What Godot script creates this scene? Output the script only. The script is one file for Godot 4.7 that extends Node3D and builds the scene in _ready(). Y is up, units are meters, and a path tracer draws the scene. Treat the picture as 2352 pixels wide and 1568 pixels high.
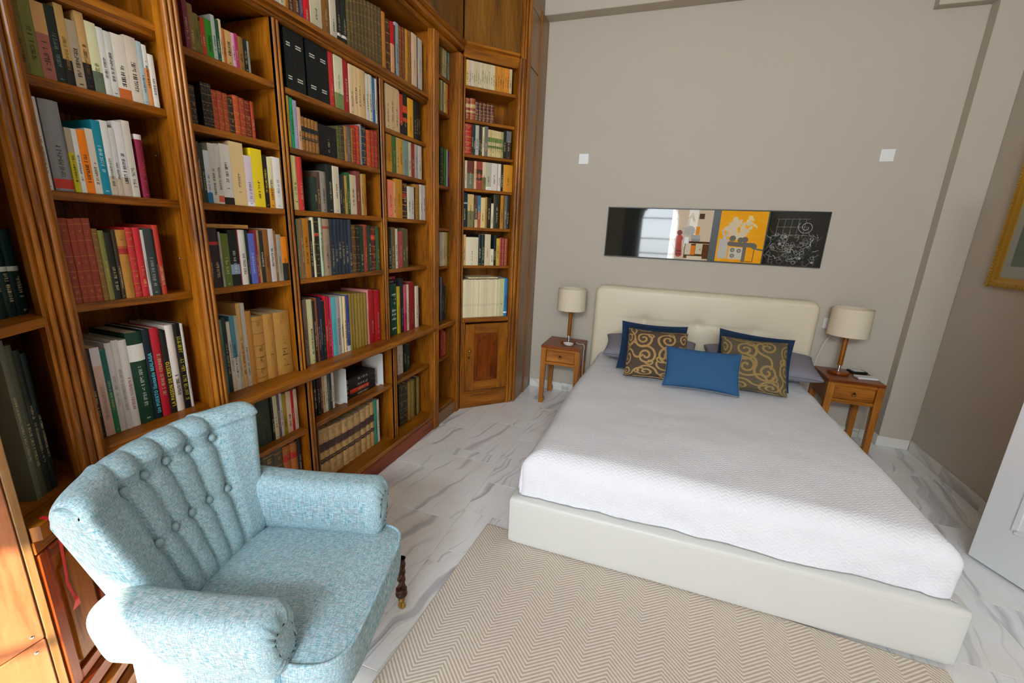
extends Node3D
# A bedroom with a wall of books. Metres, y up. The bookcase stands along x = -1.5, the bed's headboard wall is z = -3.953, the window wall is behind the camera.

const WALL_Z := -3.953
const RIGHT_X := 1.985
const REAR_Z := 2.3
const CEIL_Y := 3.45

var M := {}
var taken := {}
var rng := RandomNumberGenerator.new()


# ---------------------------------------------------------------- mesh building
class MB:
	var v := PackedVector3Array()
	var n := PackedVector3Array()
	var t := PackedVector2Array()
	var c := PackedColorArray()
	var ix := PackedInt32Array()
	var col := Color(1, 1, 1)
	var off := Vector2.ZERO
	var xf := Transform3D()

	func put(p: Vector3, nn: Vector3, uv: Vector2) -> int:
		v.append(xf * p)
		n.append((xf.basis * nn).normalized())
		t.append(uv + off)
		c.append(col)
		return v.size() - 1

	func uvp(p: Vector3, nn: Vector3, grain: int) -> Vector2:
		var a := nn.abs()
		var k := 0
		if a.y >= a.x and a.y >= a.z:
			k = 1
		elif a.z >= a.x:
			k = 2
		var rest := [0, 1, 2]
		rest.erase(k)
		if rest[0] == grain:
			return Vector2(p[rest[1]], p[rest[0]])
		return Vector2(p[rest[0]], p[rest[1]])

	# a flat convex polygon, turned to face away from `inside`
	func poly(pts: Array, inside: Vector3, grain := 1, uvs: Array = []) -> void:
		var nn: Vector3 = (pts[1] - pts[0]).cross(pts[2] - pts[0])
		if nn.length_squared() < 1e-16:
			return
		nn = nn.normalized()
		var mid := Vector3.ZERO
		for p in pts:
			mid += p
		mid /= pts.size()
		var flip := nn.dot(mid - inside) < 0.0
		if flip:
			nn = -nn
		var base := v.size()
		for i in pts.size():
			put(pts[i], nn, uvs[i] if uvs.size() else uvp(pts[i], nn, grain))
		for i in range(1, pts.size() - 1):
			if flip:
				ix.append_array([base, base + i, base + i + 1])
			else:
				ix.append_array([base, base + i + 1, base + i])

	func box(a: Vector3, b: Vector3, r := 0.0, grain := 1) -> void:
		var lo := a.min(b)
		var hi := a.max(b)
		var m := (lo + hi) / 2.0
		var h := (hi - lo) / 2.0
		r = minf(r, 0.45 * minf(h.x, minf(h.y, h.z)))
		for k in 3:
			var i := (k + 1) % 3
			var j := (k + 2) % 3
			for s in [-1.0, 1.0]:
				var q := []
				for d in [[-1, -1], [1, -1], [1, 1], [-1, 1]]:
					var p := m
					p[k] += s * h[k]
					p[i] += d[0] * (h[i] - r)
					p[j] += d[1] * (h[j] - r)
					q.append(p)
				poly(q, m, grain)
		if r <= 0.0:
			return
		for k in 3:
			var i := (k + 1) % 3
			var j := (k + 2) % 3
			for si in [-1.0, 1.0]:
				for sj in [-1.0, 1.0]:
					var q := []
					for d in [[-1, 0], [1, 0], [1, 1], [-1, 1]]:
						var p := m
						p[k] += d[0] * (h[k] - r)
						p[i] += si * (h[i] - (r if d[1] else 0.0))
						p[j] += sj * (h[j] - (0.0 if d[1] else r))
						q.append(p)
					poly(q, m, grain)
		for sx in [-1.0, 1.0]:
			for sy in [-1.0, 1.0]:
				for sz in [-1.0, 1.0]:
					var s := Vector3(sx, sy, sz)
					poly([m + s * (h - Vector3(0, r, r)), m + s * (h - Vector3(r, 0, r)), m + s * (h - Vector3(r, r, 0))], m, grain)

	# a smooth surface through f(u, v), u and v in 0..1
	func grid(nu: int, nv: int, f: Callable, us := 1.0, vs := 1.0, flip := false, round_u := false) -> void:
		var base := v.size()
		var row := nv + 1
		var acc := PackedVector3Array()
		var pts := PackedVector3Array()
		for i in nu + 1:
			for j in nv + 1:
				pts.append(f.call(float(i) / nu, float(j) / nv))
				acc.append(Vector3.ZERO)
		for i in nu:
			for j in nv:
				var a := i * row + j
				var b := a + row
				var nn := (pts[b] - pts[a]).cross(pts[a + 1] - pts[a]) + (pts[b + 1] - pts[a + 1]).cross(pts[b + 1] - pts[b])
				if flip:
					nn = -nn
				acc[a] += nn
				acc[b] += nn
				acc[a + 1] += nn
				acc[b + 1] += nn
		if round_u:
			for j in nv + 1:
				var s := acc[j] + acc[nu * row + j]
				acc[j] = s
				acc[nu * row + j] = s
		for i in nu + 1:
			for j in nv + 1:
				var k := i * row + j
				put(pts[k], acc[k] if acc[k].length_squared() > 1e-20 else Vector3.UP, Vector2(us * i / nu, vs * j / nv))
		for i in nu:
			for j in nv:
				var a := base + i * row + j
				var b := a + row
				if flip:
					ix.append_array([a, b, b + 1, a, b + 1, a + 1])
				else:
					ix.append_array([a, b + 1, b, a, a + 1, b + 1])

	# prof: [radius, height] pairs from bottom to top, turned round the y axis at `at`
	func lathe(prof: Array, at: Vector3, seg := 20) -> void:
		var m := prof.size() - 1
		grid(seg, m, func(u, w):
			var p = prof[int(round(w * m))]
			var a: float = -u * TAU
			return at + Vector3(cos(a) * p[0], p[1], sin(a) * p[0]), 0.3, 0.3, false, true)

	func tube(pts: Array, r: float, seg := 8) -> void:
		var m := pts.size() - 1
		var side := []
		for i in pts.size():
			var d: Vector3 = (pts[mini(i + 1, m)] - pts[maxi(i - 1, 0)]).normalized()
			var a := d.cross(Vector3.UP if absf(d.y) < 0.9 else Vector3.RIGHT).normalized()
			side.append([a, d.cross(a).normalized()])
		grid(seg, m, func(u, w):
			var i := int(round(w * m))
			var a: float = u * TAU
			return pts[i] + (side[i][0] * cos(a) + side[i][1] * sin(a)) * r, 0.05, 0.5, false, true)

	# a closed outline in the plane of axes i, j, pushed along axis k from lo to hi
	func extrude(outline: Array, i: int, j: int, k: int, lo: float, hi: float, grain := 1, caps := true) -> void:
		var mid := Vector2.ZERO
		for p in outline:
			mid += p
		mid /= outline.size()
		var pt := func(p: Vector2, d: float) -> Vector3:
			var q := Vector3.ZERO
			q[i] = p.x
			q[j] = p.y
			q[k] = d
			return q
		var area := 0.0
		for e in outline.size():
			var a: Vector2 = outline[e]
			var b: Vector2 = outline[(e + 1) % outline.size()]
			area += a.x * b.y - b.x * a.y
		for e in outline.size():
			var a: Vector2 = outline[e]
			var b: Vector2 = outline[(e + 1) % outline.size()]
			if a.is_equal_approx(b):
				continue
			var d := b - a
			var outward := Vector2(d.y, -d.x) * signf(area)
			var inside: Vector3 = pt.call((a + b) / 2.0 - outward.normalized() * 0.001, (lo + hi) / 2.0)
			poly([pt.call(a, lo), pt.call(b, lo), pt.call(b, hi), pt.call(a, hi)], inside, grain)
		if caps:
			var tri := Geometry2D.triangulate_polygon(PackedVector2Array(outline))
			for e in range(0, tri.size(), 3):
				for d in [[lo, hi], [hi, lo]]:
					poly([pt.call(outline[tri[e]], d[0]), pt.call(outline[tri[e + 1]], d[0]), pt.call(outline[tri[e + 2]], d[0])], pt.call(mid, d[1]), grain)

	func mesh() -> ArrayMesh:
		var a := []
		a.resize(Mesh.ARRAY_MAX)
		a[Mesh.ARRAY_VERTEX] = v
		a[Mesh.ARRAY_NORMAL] = n
		a[Mesh.ARRAY_TEX_UV] = t
		a[Mesh.ARRAY_COLOR] = c
		a[Mesh.ARRAY_INDEX] = ix
		var m := ArrayMesh.new()
		m.add_surface_from_arrays(Mesh.PRIMITIVE_TRIANGLES, a)
		return m


func numbered(called: String) -> String:
	taken[called] = taken.get(called, -1) + 1
	return called if taken[called] == 0 else "%s_%03d" % [called, taken[called]]


func part(mb: MB, called: String, mat: Material, parent: Node3D, at := Vector3.ZERO) -> MeshInstance3D:
	var o := MeshInstance3D.new()
	o.name = called
	o.mesh = mb.mesh()
	o.material_override = mat
	o.cast_shadow = GeometryInstance3D.SHADOW_CASTING_SETTING_ON
	o.position = at
	parent.add_child(o, true)
	return o


func tag(o: Node3D, label: String, category: String, group := "") -> void:
	o.set_meta("label", label)
	o.set_meta("category", category)
	if group:
		o.set_meta("group", group)


func thing(called: String, label: String, category: String, at := Vector3.ZERO, turn := 0.0, group := "") -> Node3D:
	var o := Node3D.new()
	o.name = numbered(called)
	add_child(o)
	o.position = at
	o.rotation.y = turn
	tag(o, label, category, group)
	return o


func struct(mb: MB, called: String, mat: Material) -> MeshInstance3D:
	var o := part(mb, called, mat, self)
	o.set_meta("kind", "structure")
	return o


func hexc(h: String) -> Color:
	return Color.html(h)


func lin(h: String, k := 1.0) -> Color:
	var q := Color.html(h).srgb_to_linear()
	return Color(q.r * k, q.g * k, q.b * k)


func woody() -> MB:
	var b := MB.new()
	b.off = Vector2(rng.randf() * 7.0, rng.randf() * 7.0)
	return b


# ---------------------------------------------------------------- textures and materials
func noise_image(w: int, h: int, freq: float, seed_: int, oct := 3) -> Image:
	var fn := FastNoiseLite.new()
	fn.seed = seed_
	fn.noise_type = FastNoiseLite.TYPE_SIMPLEX_SMOOTH
	fn.frequency = freq
	fn.fractal_octaves = oct
	return fn.get_seamless_image(w, h)


func stretched(w: int, h: int, sw: int, sh: int, freq: float, seed_: int, oct := 3) -> Image:
	var im := noise_image(sw, sh, freq, seed_, oct)
	im.resize(w, h, Image.INTERPOLATE_CUBIC)
	return im


func tex(im: Image) -> ImageTexture:
	return ImageTexture.create_from_image(im)


func mix3(a: Color, b: Color, t: float) -> Color:
	return a.lerp(b, clampf(t, 0.0, 1.0))


func mat(albedo: Color, rough: float, spec := 0.5) -> StandardMaterial3D:
	var m := StandardMaterial3D.new()
	m.albedo_color = albedo
	m.roughness = rough
	m.metallic_specular = spec
	return m


func wood_texture(dark: Color, mid: Color, light: Color, seed_: int) -> ImageTexture:
	var w := 512
	var h := 512
	var fine := stretched(w, h, w, 48, 0.11, seed_, 3)
	var broad := stretched(w, h, 160, 40, 0.03, seed_ + 1, 2)
	var pore := stretched(w, h, w, 128, 0.35, seed_ + 2, 1)
	var im := Image.create(w, h, false, Image.FORMAT_RGB8)
	for y in h:
		for x in w:
			var k := 0.45 * fine.get_pixel(x, y).r + 0.55 * broad.get_pixel(x, y).r
			k += (pore.get_pixel(x, y).r - 0.5) * 0.12
			var q := dark.lerp(mid, smoothstep(0.15, 0.5, k)) if k < 0.5 else mid.lerp(light, smoothstep(0.5, 0.85, k))
			im.set_pixel(x, y, q)
	return tex(im)


func wood_mat(t: Texture2D, tint: Color, rough: float, scale := 1.6) -> StandardMaterial3D:
	var m := mat(tint, rough, 0.4)
	m.albedo_texture = t
	m.uv1_scale = Vector3(scale, scale * 0.6, 1)
	m.clearcoat_enabled = true
	m.clearcoat = 0.14
	m.clearcoat_roughness = 0.2
	return m


func marble_texture() -> ImageTexture:
	var w := 1024
	var h := 1024
	var cloud := noise_image(w, h, 0.004, 11, 4)
	var vein := stretched(w, h, 640, 26, 0.022, 12, 4)
	var vein2 := stretched(w, h, 900, 20, 0.05, 13, 3)
	var warp := noise_image(w, h, 0.006, 14, 2)
	var im := Image.create(w, h, false, Image.FORMAT_RGB8)
	var white := hexc("f3f3f5")
	var grey := hexc("ababb2")
	var warm := hexc("eeebe6")
	for y in h:
		for x in w:
			var q := mix3(white, warm, cloud.get_pixel(x, y).r * 1.3 - 0.35)
			var sx := posmod(x + int((warp.get_pixel(x, y).r - 0.5) * 34.0) + int(y * 0.25), w)
			var a := vein.get_pixel(sx, y).r
			var b := vein2.get_pixel(sx, y).r
			var s := smoothstep(0.62, 0.9, a) * 0.55
			s += (1.0 - smoothstep(0.0, 0.02, absf(a - 0.47))) * 0.1
			s += smoothstep(0.70, 0.95, b) * 0.6
			im.set_pixel(x, y, mix3(q, grey, s))
	return tex(im)


func linen_texture() -> ImageTexture:
	var w := 512
	var across := stretched(w, w, 48, 512, 0.32, 21, 2)
	var along := stretched(w, w, 512, 48, 0.32, 22, 2)
	var slub := stretched(w, w, 40, 512, 0.10, 23, 2)
	var slub2 := stretched(w, w, 512, 40, 0.10, 24, 2)
	var im := Image.create(w, w, false, Image.FORMAT_RGB8)
	var blue := hexc("b0d0d8")
	var deep := hexc("66a2b6")
	var pale := hexc("d5e0e2")
	var taupe := hexc("a3a5aa")
	for y in w:
		for x in w:
			var a := across.get_pixel(x, y).r
			var b := along.get_pixel(x, y).r
			var q := mix3(blue, deep, (a + b - 1.0) * 3.2)
			q = mix3(q, pale, (0.94 - a - b) * 3.2)
			q = mix3(q, taupe, smoothstep(0.56, 0.78, slub.get_pixel(x, y).r) * 0.42 + smoothstep(0.58, 0.8, slub2.get_pixel(x, y).r) * 0.38)
			var wv := 0.5 + 0.5 * sin(x * TAU / 4.0) * sin(y * TAU / 4.0)
			im.set_pixel(x, y, q.darkened(0.06 * wv))
	return tex(im)


func rug_texture() -> ImageTexture:
	var w := 512
	var n1 := noise_image(w, w, 0.02, 31, 2)
	var n2 := noise_image(w, w, 0.2, 32, 1)
	var im := Image.create(w, w, false, Image.FORMAT_RGB8)
	var light := hexc("e4dbd0")
	var dark := hexc("b7a48f")
	for y in w:
		for x in w:
			# two chevron columns across, 14 ribs down
			var cx := absf(fposmod(x / 256.0, 1.0) - 0.5) * 2.0
			var p := fposmod(y / (w / 14.0) + cx * 4.6, 1.0)
			var k := smoothstep(0.30, 0.46, p) * (1.0 - smoothstep(0.80, 0.96, p))
			k = k * 0.85 + (n2.get_pixel(x, y).r - 0.5) * 0.35 + (n1.get_pixel(x, y).r - 0.5) * 0.2
			im.set_pixel(x, y, mix3(light, dark, k))
	return tex(im)


func quilt_height() -> ImageTexture:
	var w := 512
	var n1 := noise_image(w, w, 0.02, 41, 2)
	var im := Image.create(w, w, false, Image.FORMAT_RGB8)
	for y in w:
		for x in w:
			var wob := (n1.get_pixel(x, y).r - 0.5) * 20.0
			var zig := absf(fposmod((x + wob) / 64.0, 1.0) - 0.5) * 2.0
			var p := sin((y / 32.0 + zig * 0.8) * TAU)
			var k := 0.5 + 0.5 * p
			im.set_pixel(x, y, Color(k, k, k))
	return tex(im)


func disc(im: Image, x: float, y: float, r: float, q: Color) -> void:
	for j in range(maxi(0, int(y - r)), mini(im.get_height(), int(y + r) + 2)):
		for i in range(maxi(0, int(x - r)), mini(im.get_width(), int(x + r) + 2)):
			if Vector2(i + 0.5 - x, j + 0.5 - y).length() <= r:
				im.set_pixel(i, j, q)


func stroke(im: Image, pts: Array, r: float, q: Color) -> void:
	for k in pts.size() - 1:
		var a: Vector2 = pts[k]
		var b: Vector2 = pts[k + 1]
		var steps := maxi(1, int(a.distance_to(b) / maxf(0.5, r * 0.6)))
		for s in steps + 1:
			var p := a.lerp(b, float(s) / steps)
			disc(im, p.x, p.y, r, q)


func scroll_texture(ground: Color, gold: Color, seed_: int) -> ImageTexture:
	var w := 512
	var r := RandomNumberGenerator.new()
	r.seed = seed_
	var im := Image.create(w, w, false, Image.FORMAT_RGB8)
	im.fill(ground)
	for gy in 5:
		for gx in 5:
			var c0 := Vector2((gx + 0.5) * 102.0, (gy + 0.5) * 102.0) + Vector2(r.randf_range(-14, 14), r.randf_range(-14, 14))
			var turn := r.randf() * TAU
			var way := 1.0 if (gx + gy) % 2 == 0 else -1.0
			var pts := []
			for s in 46:
				var a := turn + way * s * 0.24
				var rad := 7.0 + s * 0.95
				pts.append(c0 + Vector2(cos(a), sin(a)) * rad)
			# the tail runs off towards a neighbour
			var d: Vector2 = (pts[45] - pts[44]).normalized()
			var p: Vector2 = pts[45]
			for s in 16:
				d = d.rotated(-way * 0.11)
				p += d * 4.0
				pts.append(p)
			stroke(im, pts, 5.2, gold)
			# a small leaf scroll branching off
			var q: Vector2 = pts[30]
			var e: Vector2 = (pts[31] - pts[30]).normalized().rotated(way * -0.9)
			var leaf := [q]
			for s in 22:
				e = e.rotated(way * (0.05 + s * 0.016))
				q += e * 3.2
				leaf.append(q)
			stroke(im, leaf, 4.2, gold)
			disc(im, q.x, q.y, 6.5, gold)
	var nz := noise_image(w, w, 0.3, seed_, 1)
	for y in w:
		for x in w:
			im.set_pixel(x, y, im.get_pixel(x, y).darkened(0.22 * nz.get_pixel(x, y).r))
	return tex(im)


func weave_height(a: int, b: int) -> ImageTexture:
	var w := 256
	var nz := noise_image(w, w, 0.15, 51, 2)
	var im := Image.create(w, w, false, Image.FORMAT_RGB8)
	for y in w:
		for x in w:
			var k := 0.5 + 0.25 * sin(x * TAU * a / w) + 0.25 * sin(y * TAU * b / w)
			k = k * 0.7 + 0.3 * nz.get_pixel(x, y).r
			im.set_pixel(x, y, Color(k, k, k))
	return tex(im)


func cloth(albedo: Color, weave: Texture2D, scale: float, relief: float, rough := 0.9) -> StandardMaterial3D:
	var m := mat(albedo, rough, 0.25)
	m.heightmap_enabled = true
	m.heightmap_texture = weave
	m.heightmap_scale = relief
	m.uv1_scale = Vector3(scale, scale, 1)
	return m


func make_materials() -> void:
	var wt := wood_texture(hexc("592d05"), hexc("8f5108"), hexc("ad6a14"), 3)
	M.wood = wood_mat(wt, Color(1, 1, 1), 0.42)
	M.wood_deep = wood_mat(wt, Color(0.86, 0.72, 0.66), 0.3)
	M.wood_red = wood_mat(wt, Color(0.95, 0.7, 0.72), 0.4)
	var st := wood_texture(hexc("7d4614"), hexc("a9651d"), hexc("c07d2e"), 6)
	M.wood_stand = wood_mat(st, Color(1, 1, 1), 0.38)
	M.wood_stand_dark = wood_mat(st, Color(0.78, 0.66, 0.58), 0.36)
	var vt := wood_texture(hexc("6e4a2c"), hexc("8a6238"), hexc("98714a"), 7)
	var ov := wood_texture(hexc("573508"), hexc("774a0e"), hexc("8c5c1a"), 8)
	M.veneer_brown = wood_mat(ov, Color(1, 1, 1), 0.4, 1.1)
	M.veneer = wood_mat(vt, Color(1, 1, 1), 0.3, 1.1)
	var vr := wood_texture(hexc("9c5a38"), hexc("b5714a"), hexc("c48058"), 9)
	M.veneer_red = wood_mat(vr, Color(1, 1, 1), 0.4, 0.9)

	M.wall = mat(hexc("bfb4a4"), 0.92, 0.2)
	var plaster := noise_image(256, 256, 0.05, 61, 3)
	M.wall.heightmap_enabled = true
	M.wall.heightmap_texture = tex(plaster)
	M.wall.heightmap_scale = 0.05
	M.wall.uv1_scale = Vector3(1.5, 1.5, 1)
	M.ceiling = mat(hexc("dedad2"), 0.95, 0.2)
	M.white_paint = mat(hexc("dedede"), 0.35)
	M.white_plastic = mat(hexc("e8e6e2"), 0.35)
	M.grout = mat(hexc("b4b2ae"), 0.8)
	M.marble = mat(Color(1, 1, 1), 0.13, 0.55)
	M.marble.albedo_texture = marble_texture()
	M.marble.uv1_scale = Vector3(0.55, 0.55, 1)
	M.skirting = mat(Color(0.93, 0.91, 0.87), 0.3)
	M.skirting.albedo_texture = M.marble.albedo_texture
	M.skirting.uv1_scale = Vector3(0.4, 0.4, 1)

	M.linen = mat(Color(1, 1, 1), 0.88, 0.25)
	M.linen.albedo_texture = linen_texture()
	M.linen.uv1_scale = Vector3(2.7, 2.7, 1)
	M.weave = weave_height(32, 32)
	M.linen.heightmap_enabled = true
	M.linen.heightmap_texture = M.weave
	M.linen.heightmap_scale = 0.02
	M.rug = mat(Color(1, 1, 1), 0.95, 0.15)
	M.rug.albedo_texture = rug_texture()
	M.rug.uv1_scale = Vector3(1.0 / 0.36, 1.0 / 0.22, 1)
	M.leatherette = mat(hexc("d6d6d0"), 0.42)
	M.leatherette.heightmap_enabled = true
	M.leatherette.heightmap_texture = tex(noise_image(256, 256, 0.12, 71, 2))
	M.leatherette.heightmap_scale = 0.02
	M.leatherette.uv1_scale = Vector3(6, 6, 1)
	M.headboard = M.leatherette.duplicate()
	M.headboard.albedo_color = hexc("dccdb2")
	M.quilt = mat(hexc("e6e6ea"), 0.9, 0.2)
	M.quilt.heightmap_enabled = true
	M.quilt.heightmap_texture = quilt_height()
	M.quilt.heightmap_scale = 0.09
	M.quilt.uv1_scale = Vector3(3.4, 3.4, 1)
	M.pillow_grey = cloth(hexc("86818a"), M.weave, 6.0, 0.02)
	M.navy = cloth(hexc("24364f"), M.weave, 5.0, 0.03)
	M.blue = cloth(hexc("355b82"), M.weave, 6.0, 0.05)
	M.scroll = mat(Color(1, 1, 1), 0.8, 0.3)
	M.scroll.uv1_scale = Vector3(1.9, 1.9, 1)
	M.scroll.albedo_texture = scroll_texture(hexc("5f4f40"), hexc("c39b62"), 5)
	M.scroll_olive = mat(Color(1, 1, 1), 0.8, 0.3)
	M.scroll_olive.uv1_scale = Vector3(1.8, 1.8, 1)
	M.scroll_olive.albedo_texture = scroll_texture(hexc("6a5f4a"), hexc("a98b55"), 8)
	M.fringe = mat(hexc("8f9aa2"), 0.9, 0.2)
	M.shade = mat(hexc("eee2ca"), 0.85, 0.2)
	M.shade.backlight_enabled = true
	M.shade.backlight = hexc("b8a888")
	M.chrome = mat(hexc("d8d8d8"), 0.15)
	M.chrome.metallic = 1.0
	M.brass = mat(hexc("b8924a"), 0.3)
	M.brass.metallic = 1.0
	M.old_brass = mat(hexc("5c4a2c"), 0.4)
	M.old_brass.metallic = 0.8
	M.leg = wood_mat(wt, Color(0.42, 0.34, 0.32), 0.3, 4.0)
	M.black = mat(hexc("14140f"), 0.4)
	M.cord = mat(hexc("d6cfc2"), 0.6)
	M.gilt = mat(hexc("b98c2c"), 0.35, 0.6)
	M.gilt.metallic = 0.55
	M.red_ribbon = mat(hexc("d8202c"), 0.45)
	M.curtain = cloth(hexc("6d7783"), M.weave, 8.0, 0.03)
	M.curtain.backlight_enabled = true
	M.curtain.backlight = hexc("6d7783")
	M.pane = mat(Color(1, 1, 1, 0.06), 0.02)
	M.pane.transparency = BaseMaterial3D.TRANSPARENCY_ALPHA

	M.cover = mat(Color(1, 1, 1), 0.5, 0.45)
	M.cover.vertex_color_use_as_albedo = true
	M.leather = mat(Color(1, 1, 1), 0.42, 0.5)
	M.leather.vertex_color_use_as_albedo = true
	M.leather.heightmap_enabled = true
	M.leather.heightmap_texture = M.leatherette.heightmap_texture
	M.leather.heightmap_scale = 0.03
	M.leather.uv1_scale = Vector3(9, 9, 1)
	M.print = mat(Color(1, 1, 1), 0.45, 0.45)
	M.print.vertex_color_use_as_albedo = true
	M.pages = mat(hexc("cfc0a0"), 0.95, 0.15)
	M.pages_white = mat(hexc("d9d3c6"), 0.95, 0.15)


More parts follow.
